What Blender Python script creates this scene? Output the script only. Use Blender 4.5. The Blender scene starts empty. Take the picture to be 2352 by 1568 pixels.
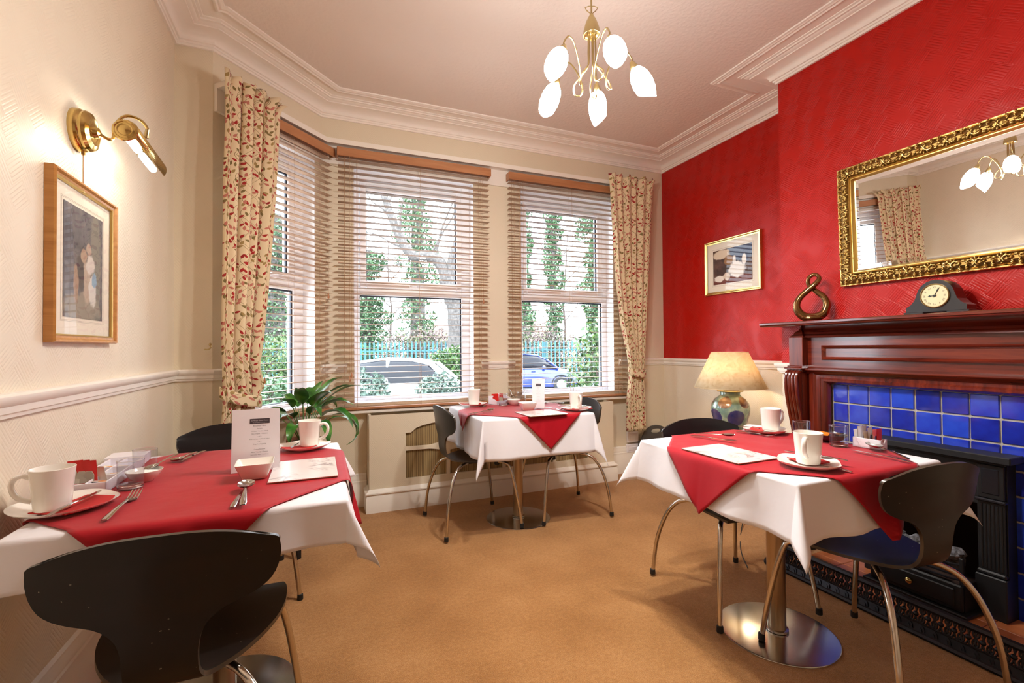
import bpy, math, random
from mathutils import Vector, Matrix
from math import sin, cos, pi, radians, sqrt, atan2, floor
import numpy as np

S = bpy.context.scene
COL = S.collection
random.seed(7)

# ------------------------------------------------------------------ camera
cam = bpy.data.cameras.new('camera')
cam.sensor_width = 36.0
cam.lens = 36.0 * 1072.03 / 2352.0
cam.clip_start = 0.02
cam_o = bpy.data.objects.new('camera', cam)
COL.objects.link(cam_o)
_yaw, _pit, _rol = 0.38794, 0.014006, -0.007183
_f = Vector((sin(_yaw) * cos(_pit), cos(_yaw) * cos(_pit), sin(_pit)))
_r = Vector((cos(_yaw), -sin(_yaw), 0))
_u = _r.cross(_f)
_r2 = _r * cos(_rol) + _u * sin(_rol)
_u2 = -_r * sin(_rol) + _u * cos(_rol)
cam_o.matrix_world = Matrix(((_r2.x, _u2.x, -_f.x, 0), (_r2.y, _u2.y, -_f.y, 0), (_r2.z, _u2.z, -_f.z, 1.22), (0, 0, 0, 1)))
S.camera = cam_o

# ------------------------------------------------------------------ sky, exposure
SKY = 8.2            # overcast daylight
LAMP = 38.0         # ceiling light shades
SCONCE = 34.0
TABLE_LAMP = 3.6
W = bpy.data.worlds.new('overcast_sky')
S.world = W
W.use_nodes = True
W.node_tree.nodes['Background'].inputs[0].default_value = (0.82, 0.91, 1.0, 1)
W.node_tree.nodes['Background'].inputs[1].default_value = SKY
S.view_settings.view_transform = 'Standard'
S.view_settings.look = 'None'
S.view_settings.exposure = 0.76
S.view_settings.gamma = 1.0
S.view_settings.use_curve_mapping = False
S.cycles.use_denoising = True
S.cycles.max_bounces = 12
S.cycles.diffuse_bounces = 6
S.cycles.glossy_bounces = 5
S.cycles.transmission_bounces = 8
S.cycles.transparent_max_bounces = 16
S.cycles.sample_clamp_indirect = 8.0
S.cycles.caustics_reflective = False
S.cycles.caustics_refractive = False

# ------------------------------------------------------------------ mesh helpers
class MB:
    """collects shapes; build() links them as ONE mesh object"""
    def __init__(s):
        s.v = []; s.f = []; s.uv = {}; s.mi = {}; s.cur = 0
    def add(s, vs, fs, uvs=None):
        b = len(s.v)
        s.v.extend([tuple(p) for p in vs])
        for f in fs:
            s.mi[len(s.f)] = s.cur
            s.f.append(tuple(b + i for i in f))
        if uvs:
            for i, t in enumerate(uvs): s.uv[b + i] = t
        return s
    def box(s, x0, x1, y0, y1, z0, z1, M=None):
        vs = [Vector((x, y, z)) for z in (z0, z1) for y in (y0, y1) for x in (x0, x1)]
        if M: vs = [M @ p for p in vs]
        return s.add(vs, [(0, 2, 3, 1), (4, 5, 7, 6), (0, 1, 5, 4), (2, 6, 7, 3), (0, 4, 6, 2), (1, 3, 7, 5)])
    def bbox(s, x0, x1, y0, y1, z0, z1, b=0.003, M=None):
        """box with chamfered edges"""
        b = min(b, (x1 - x0) / 2.01, (y1 - y0) / 2.01, (z1 - z0) / 2.01)
        c = Vector(((x0 + x1) / 2, (y0 + y1) / 2, (z0 + z1) / 2)); h = Vector(((x1 - x0) / 2, (y1 - y0) / 2, (z1 - z0) / 2))
        vs = []; ix = {}
        for sx in (-1, 1):
            for sy in (-1, 1):
                for sz in (-1, 1):
                    for a in range(3):
                        d = Vector((sx * (h.x - b), sy * (h.y - b), sz * (h.z - b)))
                        d[a] = (sx, sy, sz)[a] * h[a]
                        ix[(sx, sy, sz, a)] = len(vs); vs.append(c + d)
        fs = []
        for a in range(3):
            o1, o2 = [(1, 2), (2, 0), (0, 1)][a]
            for sg in (-1, 1):
                def k(p, q):
                    t = [0, 0, 0]; t[a] = sg; t[o1] = p; t[o2] = q
                    return ix[(*t, a)]
                f = (k(-1, -1), k(1, -1), k(1, 1), k(-1, 1))
                fs.append(f if sg > 0 else f[::-1])
        for a in range(3):
            o1, o2 = [(1, 2), (2, 0), (0, 1)][a]
            for p in (-1, 1):
                for q in (-1, 1):
                    def k(e, w):
                        t = [0, 0, 0]; t[a] = e; t[o1] = p; t[o2] = q
                        return ix[(*t, w)]
                    f = (k(-1, o1), k(1, o1), k(1, o2), k(-1, o2))
                    fs.append(f if p * q < 0 else f[::-1])
        for sx in (-1, 1):
            for sy in (-1, 1):
                for sz in (-1, 1):
                    f = (ix[(sx, sy, sz, 0)], ix[(sx, sy, sz, 1)], ix[(sx, sy, sz, 2)])
                    fs.append(f if sx * sy * sz > 0 else f[::-1])
        if M: vs = [M @ p for p in vs]
        return s.add(vs, fs)
    def lathe(s, prof, n=24, M=None, cap0=True, cap1=True, rim=None):
        """prof: [(r,z)], revolve about z"""
        vs = []
        for (r, z) in prof:
            for k in range(n):
                a = 2 * pi * k / n
                vs.append(Vector((r * cos(a), r * sin(a), z)))
        fs = []
        for i in range(len(prof) - 1):
            for k in range(n):
                k2 = (k + 1) % n
                fs.append((i * n + k, i * n + k2, (i + 1) * n + k2, (i + 1) * n + k))
        if cap0 and prof[0][0] > 1e-6: fs.append(tuple(range(n))[::-1])
        if cap1 and prof[-1][0] > 1e-6: fs.append(tuple((len(prof) - 1) * n + k for k in range(n)))
        if M: vs = [M @ p for p in vs]
        return s.add(vs, fs)
    def tube(s, pts, r, n=8, cap=True, M=None):
        """r: radius or list"""
        pts = [Vector(p) for p in pts]
        m = len(pts)
        rr = r if isinstance(r, (list, tuple)) else [r] * m
        T = []
        for i in range(m):
            t = pts[min(i + 1, m - 1)] - pts[max(i - 1, 0)]
            T.append(t.normalized() if t.length > 1e-9 else Vector((0, 0, 1)))
        up = Vector((0, 0, 1)) if abs(T[0].z) < 0.9 else Vector((1, 0, 0))
        nrm = (up - T[0] * up.dot(T[0])).normalized()
        vs = []
        for i in range(m):
            nrm = nrm - T[i] * nrm.dot(T[i])
            nrm = nrm.normalized() if nrm.length > 1e-6 else T[i].orthogonal().normalized()
            bn = T[i].cross(nrm)
            for k in range(n):
                a = 2 * pi * k / n
                vs.append(pts[i] + (nrm * cos(a) + bn * sin(a)) * rr[i])
        fs = []
        for i in range(m - 1):
            for k in range(n):
                k2 = (k + 1) % n
                fs.append((i * n + k, i * n + k2, (i + 1) * n + k2, (i + 1) * n + k))
        if cap:
            fs.append(tuple(range(n))[::-1]); fs.append(tuple((m - 1) * n + k for k in range(n)))
        if M: vs = [M @ p for p in vs]
        return s.add(vs, fs)
    def prism(s, poly, d0, d1, ax='z', M=None):
        """poly in 2D extruded along ax from d0 to d1; ax z: (x,y); y: (x,z); x: (y,z)"""
        n = len(poly)
        def P(p, d):
            return Vector((p[0], p[1], d)) if ax == 'z' else Vector((p[0], d, p[1])) if ax == 'y' else Vector((d, p[0], p[1]))
        vs = [P(p, d0) for p in poly] + [P(p, d1) for p in poly]
        fs = [tuple(range(n))[::-1], tuple(range(n, 2 * n))] + [(i, (i + 1) % n, n + (i + 1) % n, n + i) for i in range(n)]
        if M: vs = [M @ p for p in vs]
        return s.add(vs, fs)
    def ball(s, c, r, n=10, m=6, M=None):
        rx, ry, rz = r if isinstance(r, (tuple, list)) else (r, r, r)
        vs = [Vector((0, 0, -rz))]
        for i in range(1, m):
            t = -pi / 2 + pi * i / m
            for k in range(n):
                a = 2 * pi * k / n
                vs.append(Vector((rx * cos(t) * cos(a), ry * cos(t) * sin(a), rz * sin(t))))
        vs.append(Vector((0, 0, rz)))
        fs = []
        for k in range(n):
            fs.append((0, 1 + (k + 1) % n, 1 + k))
            b = 1 + (m - 2) * n
            fs.append((len(vs) - 1, b + k, b + (k + 1) % n))
        for i in range(m - 2):
            for k in range(n):
                a, b = 1 + i * n + k, 1 + i * n + (k + 1) % n
                fs.append((a, b, b + n, a + n))
        if M: vs = [M @ p for p in vs]
        c = Vector(c)
        return s.add([p + c for p in vs], fs)
    def grid(s, P, uv=None, flip=False):
        """P: 2D list of points"""
        m, n = len(P), len(P[0])
        vs = [p for row in P for p in row]
        fs = []
        for i in range(m - 1):
            for j in range(n - 1):
                f = (i * n + j, i * n + j + 1, (i + 1) * n + j + 1, (i + 1) * n + j)
                fs.append(f[::-1] if flip else f)
        return s.add(vs, fs, [t for row in uv for t in row] if uv else None)
    def sweep(s, path, prof, closed=False):
        """path: 2D plan polyline walked with the room on its right; prof [(d,z)], d to the right, mitred"""
        n = len(path); rings = []
        for i in range(n):
            p = Vector(path[i])
            a = (p - Vector(path[i - 1])).normalized() if (i > 0 or closed) else None
            b = (Vector(path[(i + 1) % n]) - p).normalized() if (i < n - 1 or closed) else None
            a = a or b; b = b or a
            na = Vector((a.y, -a.x)); nb = Vector((b.y, -b.x))
            mm = (na + nb) / (1 + na.dot(nb))
            rings.append([Vector((p.x + mm.x * d, p.y + mm.y * d, z)) for d, z in prof])
        if closed: rings.append(rings[0])
        s.grid(rings)
        if not closed:
            k = len(prof)
            s.add(rings[0], [tuple(range(k))[::-1]]); s.add(rings[-1], [tuple(range(k))])
        return s
    def mesh(s, name, mats=None, smooth=False, angle=None):
        me = bpy.data.meshes.new(name)
        me.from_pydata([tuple(p) for p in s.v], [], s.f)
        if s.uv:
            l = me.uv_layers.new(name='UVMap')
            vi = np.empty(len(me.loops), dtype=np.int32); me.loops.foreach_get('vertex_index', vi)
            arr = np.zeros((len(s.v), 2), dtype=np.float32)
            for i, t in s.uv.items(): arr[i] = t
            l.data.foreach_set('uv', arr[vi].ravel())
        for m in (mats if isinstance(mats, (list, tuple)) else [mats] if mats else []): me.materials.append(m)
        if isinstance(mats, (list, tuple)) and len(mats) > 1:
            me.polygons.foreach_set('material_index', [s.mi[i] for i in range(len(s.f))])
        me.update()
        if smooth:
            me.polygons.foreach_set('use_smooth', [True] * len(me.polygons))
            if angle is not None:
                me.set_sharp_from_angle(angle=radians(angle))
        return me
    def build(s, name, mats, parent=None, smooth=False, angle=40, loc=None, rot=None):
        return link(name, s.mesh(name, mats, smooth, angle), parent, loc, rot)

def link(name, me, parent=None, loc=None, rot=None):
    o = bpy.data.objects.new(name, me)
    COL.objects.link(o)
    if parent: o.parent = parent
    if loc is not None: o.location = loc
    if rot is not None: o.rotation_euler = rot if not isinstance(rot, (int, float)) else (0, 0, rot)
    return o

def tag(o, label=None, cat=None, group=None, kind=None):
    if label: o['label'] = label
    if cat: o['category'] = cat
    if group: o['group'] = group
    if kind: o['kind'] = kind
    return o

def thing(name, label, cat, loc=(0, 0, 0), rz=0.0, group=None):
    o = bpy.data.objects.new(name, None)
    o.empty_display_size = 0.05
    COL.objects.link(o)
    o.location = loc; o.rotation_euler = (0, 0, rz)
    return tag(o, label, cat, group)

def copy_tree(o, parent=None):
    c = o.copy(); COL.objects.link(c); c.parent = parent
    for ch in list(o.children): copy_tree(ch, c)
    return c

def struct(o):
    o['kind'] = 'structure'; return o

def catmull(pts, n=6):
    pts = [Vector(p) for p in pts]; out = []
    for i in range(len(pts) - 1):
        p0 = pts[max(i - 1, 0)]; p1 = pts[i]; p2 = pts[i + 1]; p3 = pts[min(i + 2, len(pts) - 1)]
        for k in range(n):
            t = k / n
            out.append(0.5 * ((2 * p1) + (p2 - p0) * t + (2 * p0 - 5 * p1 + 4 * p2 - p3) * t * t + (3 * p1 - p0 - 3 * p2 + p3) * t ** 3))
    out.append(pts[-1])
    return out

def lerp(a, b, t): return a + (b - a) * t
def interp(x, xs, ys): return float(np.interp(x, xs, ys))

def text_mesh(body, size, mat, align='CENTER', depth=0.0):
    cu = bpy.data.curves.new('lettering', 'FONT')
    cu.body = body; cu.size = size; cu.align_x = align; cu.extrude = depth
    cu.resolution_u = 2
    o = bpy.data.objects.new('lettering', cu); COL.objects.link(o)
    dg = bpy.context.evaluated_depsgraph_get()
    me = bpy.data.meshes.new_from_object(o.evaluated_get(dg))
    bpy.data.objects.remove(o); bpy.data.curves.remove(cu)
    me.materials.clear(); me.materials.append(mat)
    me.name = 'lettering'
    return me

# ------------------------------------------------------------------ node helpers
class N:
    """math on shader sockets"""
    def __init__(s, nt, sk): s.nt = nt; s.s = sk
    def _op(s, op, a, b=None, c=None):
        nd = s.nt.nodes.new('ShaderNodeMath'); nd.operation = op
        for i, x in enumerate((a, b, c)):
            if x is None: continue
            if isinstance(x, N): s.nt.links.new(x.s, nd.inputs[i])
            else: nd.inputs[i].default_value = x
        return N(s.nt, nd.outputs[0])
    def __add__(s, o): return s._op('ADD', s, o)
    def __radd__(s, o): return s._op('ADD', o, s)
    def __sub__(s, o): return s._op('SUBTRACT', s, o)
    def __rsub__(s, o): return s._op('SUBTRACT', o, s)
    def __mul__(s, o): return s._op('MULTIPLY', s, o)
    def __rmul__(s, o): return s._op('MULTIPLY', o, s)
    def __truediv__(s, o): return s._op('DIVIDE', s, o)
    def floor(s): return s._op('FLOOR', s)
    def fract(s): return s._op('FRACT', s)
    def sin(s): return s._op('SINE', s)
    def cos(s): return s._op('COSINE', s)
    def abs(s): return s._op('ABSOLUTE', s)
    def mod(s, o): return s._op('FLOORED_MODULO', s, o)
    def gt(s, o): return s._op('GREATER_THAN', s, o)
    def lt(s, o): return s._op('LESS_THAN', s, o)
    def mx(s, o): return s._op('MAXIMUM', s, o)
    def mn(s, o): return s._op('MINIMUM', s, o)
    def pow(s, o): return s._op('POWER', s, o)
    def sqrt(s): return s._op('SQRT', s)
    def smooth(s, a, b):
        nd = s.nt.nodes.new('ShaderNodeMapRange'); nd.interpolation_type = 'SMOOTHSTEP'
        s.nt.links.new(s.s, nd.inputs[0]); nd.inputs[1].default_value = a; nd.inputs[2].default_value = b
        return N(s.nt, nd.outputs[0])

def lin(c):
    """sRGB 0-255 -> linear"""
    o = []
    for x in c[:3]:
        x /= 255.0
        o.append(x / 12.92 if x <= 0.04045 else ((x + 0.055) / 1.055) ** 2.4)
    return (*o, 1.0)

def base_mat(name, col=(200, 200, 200), rough=0.5, metal=0.0, spec=0.5, coat=0.0, sheen=0.0):
    m = bpy.data.materials.new(name); m.use_nodes = True
    b = m.node_tree.nodes['Principled BSDF']
    b.inputs['Base Color'].default_value = lin(col)
    b.inputs['Roughness'].default_value = rough
    b.inputs['Metallic'].default_value = metal
    b.inputs['Specular IOR Level'].default_value = spec
    b.inputs['Coat Weight'].default_value = coat
    b.inputs['Coat Roughness'].default_value = 0.1
    b.inputs['Sheen Weight'].default_value = sheen
    return m
def bsdf(m): return m.node_tree.nodes['Principled BSDF']
def coords(m, kind='Object'):
    nt = m.node_tree
    tc = nt.nodes.new('ShaderNodeTexCoord'); sp = nt.nodes.new('ShaderNodeSeparateXYZ')
    nt.links.new(tc.outputs[kind], sp.inputs[0])
    return tc.outputs[kind], [N(nt, sp.outputs[i]) for i in range(3)]
def combine(nt, x, y, z=0.0):
    nd = nt.nodes.new('ShaderNodeCombineXYZ')
    for i, q in enumerate((x, y, z)):
        if isinstance(q, N): nt.links.new(q.s, nd.inputs[i])
        else: nd.inputs[i].default_value = q
    return nd.outputs[0]
def noise(m, vec, scale, detail=2.0, rough=0.5, dim='3D', dist=0.0):
    nt = m.node_tree; nd = nt.nodes.new('ShaderNodeTexNoise'); nd.noise_dimensions = dim
    nd.inputs['Scale'].default_value = scale; nd.inputs['Detail'].default_value = detail
    nd.inputs['Roughness'].default_value = rough; nd.inputs['Distortion'].default_value = dist
    if vec is not None: nt.links.new(vec, nd.inputs['Vector'])
    return N(nt, nd.outputs[0])
def ramp(m, fac, stops):
    nt = m.node_tree; nd = nt.nodes.new('ShaderNodeValToRGB')
    nt.links.new(fac.s, nd.inputs[0])
    el = nd.color_ramp.elements
    while len(el) < len(stops): el.new(0.5)
    for e, (p, c) in zip(el, stops): e.position = p; e.color = lin(c)
    return nd.outputs[0]
def mixc(m, fac, a, b):
    nt = m.node_tree; nd = nt.nodes.new('ShaderNodeMix'); nd.data_type = 'RGBA'
    for i, x in ((0, fac), (6, a), (7, b)):
        if isinstance(x, N): nt.links.new(x.s, nd.inputs[i])
        elif isinstance(x, (int, float)): nd.inputs[i].default_value = x
        elif isinstance(x, tuple): nd.inputs[i].default_value = lin(x)
        else: nt.links.new(x, nd.inputs[i])
    return nd.outputs[2]
def set_col(m, sk): m.node_tree.links.new(sk, bsdf(m).inputs['Base Color'])
def bump(m, h, strength=0.3, dist=0.002):
    nt = m.node_tree; nd = nt.nodes.new('ShaderNodeBump')
    nd.inputs['Strength'].default_value = strength; nd.inputs['Distance'].default_value = dist
    nt.links.new(h.s, nd.inputs['Height']); nt.links.new(nd.outputs[0], bsdf(m).inputs['Normal'])

# ------------------------------------------------------------------ materials
def wallpaper(name, col, axis, rough, strength=0.55, spec=0.5):
    """textured paper: blocks of parallel ridges woven on the diagonal"""
    m = base_mat(name, col, rough, spec=spec); nt = m.node_tree
    vec, (x, y, z) = coords(m)
    if axis == 'y': u = y
    elif axis == 'x': u = x
    else: u = (x + y) * 0.7071
    s = 0.078
    p = (u * 0.777 + z * 0.629) / s
    q = (z * 0.777 - u * 0.629) / s
    row = q.floor()
    pp = p + row * 0.5
    i = pp.floor()
    ch = (i + row).mod(2.0)
    w = p * (1 - ch) + q * ch
    ridge = ((w * 7.0).fract() - 0.5).abs() * 2.0
    h = ridge.smooth(0.15, 0.6)
    edge = ((pp.fract() - 0.5).abs()).mx((q.fract() - 0.5).abs()).smooth(0.44, 0.5)
    wob = noise(m, vec, 9.0, 2.0)
    h = h * (1 - edge) * wob.smooth(0.3, 0.62)
    fine = noise(m, vec, 260.0, 1.0)
    bump(m, h + fine * 0.08, strength, 0.0016)
    return m

M_wall_y = wallpaper('cream_paper_side', (227, 214, 192), 'y', 0.42, 0.48)
M_wall_x = wallpaper('cream_paper_back', (223, 211, 187), 'x', 0.5, 0.25)
M_wall_d = wallpaper('cream_paper_bay', (223, 211, 187), 'd', 0.5, 0.25)
M_red = wallpaper('red_paper', (176, 18, 7), 'y', 0.34, 1.0, spec=0.3)
M_paint = base_mat('white_gloss_paint', (238, 232, 222), 0.4)
M_cream = base_mat('cream_paint', (226, 215, 192), 0.5)
M_ceiling = base_mat('ceiling_paint', (228, 217, 208), 0.75)
_v, _ = coords(M_ceiling); bump(M_ceiling, noise(M_ceiling, _v, 45, 3), 0.5, 0.006)
M_cornice = base_mat('cornice_paint', (240, 233, 224), 0.6)

M_carpet = base_mat('carpet', (160, 108, 56), 0.95, spec=0.1, sheen=0.2)
_v, _ = coords(M_carpet)
_n1 = noise(M_carpet, _v, 3.0, 4); _n2 = noise(M_carpet, _v, 300, 2); _n3 = noise(M_carpet, _v, 60, 3)
set_col(M_carpet, ramp(M_carpet, _n1 * 0.3 + _n2 * 0.5 + _n3 * 0.2, [(0.34, (136, 92, 48)), (0.5, (172, 122, 70)), (0.66, (202, 154, 102))]))
bump(M_carpet, _n2 + _n3 * 0.6, 0.7, 0.006)

def wood(name, c0, c1, c2, rough, axis=0, scale=14.0, coat=0.0):
    m = base_mat(name, c1, rough, coat=coat)
    nt = m.node_tree; vec, xyz = coords(m)
    st = [1.0, 1.0, 1.0]; st[axis] = 0.06
    v = combine(nt, *[xyz[i] * st[i] for i in range(3)])
    n = noise(m, v, scale * 4, 4, 0.6, dist=0.6); n2 = noise(m, vec, 2.2, 2)
    set_col(m, ramp(m, n * 0.8 + n2 * 0.2, [(0.3, c0), (0.5, c1), (0.72, c2)]))
    bump(m, n, 0.08, 0.001)
    return m
M_mahog = wood('mahogany', (60, 16, 8), (96, 30, 16), (126, 46, 26), 0.22, 1, 9, 0.5)
M_mahog_v = wood('mahogany_upright', (60, 16, 8), (98, 30, 16), (130, 48, 26), 0.22, 2, 9, 0.5)
M_blind = wood('blind_slat_wood', (152, 118, 92), (172, 138, 110), (188, 156, 128), 0.4, 0, 10)
M_blind_d = wood('blind_slat_wood_bay', (152, 118, 92), (172, 138, 110), (188, 156, 128), 0.4, 0, 10)
M_headrail = wood('blind_headrail_wood', (156, 104, 66), (176, 120, 80), (190, 136, 94), 0.35, 0, 10)
M_oak = wood('oak_frame', (166, 112, 52), (190, 134, 70), (206, 152, 88), 0.35, 2, 12)
M_cord = base_mat('blind_cord', (178, 140, 104), 0.8)
M_upvc = base_mat('white_upvc', (240, 240, 244), 0.25)
M_seal = base_mat('window_seal', (40, 46, 60), 0.6)

M_black = base_mat('black_lacquer_ply', (24, 22, 22), 0.36, spec=0.32, coat=0.06)
_v, _ = coords(M_black)
_sp = noise(M_black, _v, 130, 0).gt(0.87)
set_col(M_black, mixc(M_black, _sp * 0.6, (22, 20, 20), (170, 160, 145)))
M_edge = base_mat('ply_edge', (58, 48, 38), 0.35, coat=0.3)
M_chrome = base_mat('chrome', (206, 198, 186), 0.16, 1.0)
M_steel = base_mat('brushed_steel', (188, 184, 178), 0.2, 1.0)
_v, (_x, _y, _z) = coords(M_steel); bump(M_steel, noise(M_steel, combine(M_steel.node_tree, _x * 3, _y * 90, _z), 6, 3), 0.05, 0.001)
M_pole = base_mat('satin_steel_pole', (176, 156, 130), 0.3, 1.0)
M_rubber = base_mat('black_rubber', (22, 21, 20), 0.6)
M_iron = base_mat('black_cast_iron', (44, 44, 50), 0.32, 0.6)
M_ironm = base_mat('matt_black_iron', (22, 22, 24), 0.5, 0.2)
M_brass = base_mat('polished_brass', (210, 182, 116), 0.16, 1.0)
M_brassd = base_mat('satin_brass', (196, 176, 128), 0.3, 1.0)
M_gold = base_mat('gilt', (196, 152, 70), 0.32, 1.0)
_v, _ = coords(M_gold); _n = noise(M_gold, _v, 60, 3)
set_col(M_gold, ramp(M_gold, _n, [(0.35, (136, 104, 50)), (0.52, (200, 168, 98)), (0.7, (236, 214, 150))]))
M_goldl = base_mat('bright_gilt', (222, 192, 116), 0.28, 1.0)
M_golddk = base_mat('antique_gilt_ground', (158, 126, 70), 0.42, 0.9)
M_mirror = base_mat('mirror_glass', (240, 240, 238), 0.0, 1.0)

def cloth(name, col, rough=0.85, sheen=0.15):
    m = base_mat(name, col, rough, spec=0.25, sheen=sheen); bsdf(m).inputs['Sheen Roughness'].default_value = 0.35
    v, (x, y, z) = coords(m)
    bump(m, noise(m, v, 9, 3), 0.22, 0.012)
    return m
M_white_cloth = cloth('white_table_linen', (234, 233, 238))
M_red_cloth = cloth('red_table_linen', (170, 13, 30), 0.55, 0.22)
M_napkin = base_mat('red_paper_napkin', (186, 36, 34), 0.85)
M_china = base_mat('white_china', (240, 236, 228), 0.12, coat=0.4)
M_plastic_w = base_mat('white_plastic', (236, 232, 238), 0.3)
M_paper = base_mat('white_card', (236, 233, 238), 0.55)
M_ink = base_mat('printed_ink', (70, 62, 70), 0.7)
M_band = base_mat('printed_dark_band', (66, 56, 62), 0.7)
M_inkw = base_mat('printed_white', (206, 200, 204), 0.7)
M_sugar = base_mat('white_sugar', (246, 244, 238), 0.9)
M_cutlery = base_mat('stainless_cutlery', (200, 196, 190), 0.14, 1.0)

def glass_mat(name, col=(1, 1, 1), ior=1.47):
    m = bpy.data.materials.new(name); m.use_nodes = True; nt = m.node_tree
    nt.nodes.clear()
    o = nt.nodes.new('ShaderNodeOutputMaterial'); g = nt.nodes.new('ShaderNodeBsdfGlass')
    g.inputs['Color'].default_value = (*col, 1); g.inputs['Roughness'].default_value = 0.0; g.inputs['IOR'].default_value = ior
    nt.links.new(g.outputs[0], o.inputs[0])
    return m
def pane_mat(name, tint=(1, 1, 1), ior=1.45):
    m = bpy.data.materials.new(name); m.use_nodes = True; nt = m.node_tree; nt.nodes.clear()
    o = nt.nodes.new('ShaderNodeOutputMaterial'); t = nt.nodes.new('ShaderNodeBsdfTransparent'); g = nt.nodes.new('ShaderNodeBsdfGlossy')
    f = nt.nodes.new('ShaderNodeFresnel'); mx = nt.nodes.new('ShaderNodeMixShader')
    t.inputs[0].default_value = (*tint, 1); g.inputs['Roughness'].default_value = 0.0; f.inputs['IOR'].default_value = ior
    ge = nt.nodes.new('ShaderNodeNewGeometry'); front = (1 - N(nt, ge.outputs['Backfacing'])) * N(nt, f.outputs[0])
    nt.links.new(front.s, mx.inputs[0]); nt.links.new(t.outputs[0], mx.inputs[1]); nt.links.new(g.outputs[0], mx.inputs[2]); nt.links.new(mx.outputs[0], o.inputs[0])
    return m
M_glass = pane_mat('tumbler_glass', (0.93, 0.93, 0.94), 1.75)
M_glassb = glass_mat('tumbler_base_glass', (1, 1, 1), 1.45)
M_pane = pane_mat('window_glass', (0.97, 0.98, 0.98))
M_picglass = pane_mat('picture_glass', (1, 1, 1), 1.3)

def emit_mat(name, col, st):
    m = bpy.data.materials.new(name); m.use_nodes = True
    b = bsdf(m)
    b.inputs['Base Color'].default_value = (0.9, 0.88, 0.84, 1); b.inputs['Roughness'].default_value = 0.3
    b.inputs['Emission Color'].default_value = (*col, 1); b.inputs['Emission Strength'].default_value = st
    return m
M_shade_glow = emit_mat('lit_opal_glass', (1.0, 0.965, 0.92), LAMP)
M_mouth = emit_mat('lit_bulb_in_shade', (1.0, 0.955, 0.89), LAMP * 22)
M_bulb = emit_mat('lit_bulb', (1.0, 0.91, 0.76), SCONCE)

# curtain print: leaves on winding stems, uv in metres
M_curtain = base_mat('leaf_print_curtain', (222, 202, 164), 0.9, spec=0.2, sheen=0.2)
def _curtain():
    m = M_curtain; nt = m.node_tree
    uvn = nt.nodes.new('ShaderNodeUVMap'); sp = nt.nodes.new('ShaderNodeSeparateXYZ'); nt.links.new(uvn.outputs[0], sp.inputs[0])
    u, v = N(nt, sp.outputs[0]), N(nt, sp.outputs[1])
    def leaves(scale, off, seed):
        vo = nt.nodes.new('ShaderNodeTexVoronoi'); vo.voronoi_dimensions = '2D'
        vo.inputs['Scale'].default_value = scale; vo.inputs['Randomness'].default_value = 0.75
        nt.links.new(combine(nt, u + off, v + off * 1.7), vo.inputs['Vector'])
        ps = nt.nodes.new('ShaderNodeSeparateXYZ'); nt.links.new(vo.outputs['Position'], ps.inputs[0])
        cs = nt.nodes.new('ShaderNodeSeparateColor'); nt.links.new(vo.outputs['Color'], cs.inputs[0])
        lx = u + off - N(nt, ps.outputs[0]); ly = v + off * 1.7 - N(nt, ps.outputs[1])
        ang = N(nt, cs.outputs[0]) * 2.4 + 0.4
        ca, sa = ang.cos(), ang.sin()
        a = lx * ca + ly * sa; b = ly * ca - lx * sa
        L = 0.0140
        t = a / L
        lens = (1 - t * t) * 0.0063 * (1 - t * 0.35) - b.abs()
        return lens.gt(0.0), N(nt, cs.outputs[1])
    m1, c1 = leaves(25.0, 0.0, 0)
    m2, c2 = leaves(22.0, 3.37, 1)
    stops = [(0.0, (160, 42, 40)), (0.30, (146, 38, 38)), (0.31, (190, 118, 102)), (0.53, (184, 110, 96)), (0.56, (126, 108, 66)), (0.8, (112, 92, 56)), (0.81, (160, 134, 84))]
    def rc(c):
        nd = nt.nodes.new('ShaderNodeValToRGB'); nd.color_ramp.interpolation = 'CONSTANT'
        nt.links.new(c.s, nd.inputs[0]); el = nd.color_ramp.elements
        while len(el) < len(stops): el.new(0.5)
        for e, (p, cc) in zip(el, stops): e.position = p; e.color = lin(cc)
        return nd.outputs[0]
    def stem(per, ph, amp, k):
        w = (v * k + ph).sin() * amp
        d = ((u + w) / per).fract() - 0.5
        return d.abs().lt(0.0011 / per)
    st = stem(0.085, 0.0, 0.026, 38.0).mx(stem(0.085, 2.0, -0.02, 52.0))
    col = mixc(m, st, (224, 205, 168), (132, 110, 72))
    col = mixc(m, m2, col, rc(c2))
    col = mixc(m, m1, col, rc(c1))
    set_col(m, col)
    bump(m, noise(m, combine(nt, u, v), 600, 1), 0.1, 0.001)
_curtain()
# ================================================================== ROOM
XL, YS, XS, XB, YB, XR, XC, YC = -0.7833, 3.2116, -0.594, 0.0, 3.8223, 3.2319, 2.8647, 2.2159
YC2 = 0.50          # far side of the chimney breast
YF = -1.9           # wall behind the camera
ZC, ZT, ZB, CZ = 2.9913, 1.1087, 1.0405, 3.0938
WT = 0.26
# bay wall frame: u along the wall, n into the room
BL = sqrt((XB - XS) ** 2 + (YB - YS) ** 2)
BT = Vector(((XB - XS) / BL, (YB - YS) / BL, 0)); BN = Vector((BT.y, -BT.x, 0))
MBAY = Matrix(((BT.x, -BN.x, 0, XS), (BT.y, -BN.y, 0, YS), (0, 0, 1, 0), (0, 0, 0, 1)))   # local x = u, local y = outward
BAYROT = atan2(BT.y, BT.x)

def struct_build(mb, name, mats, **k):
    return struct(mb.build(name, mats, **k))

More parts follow.
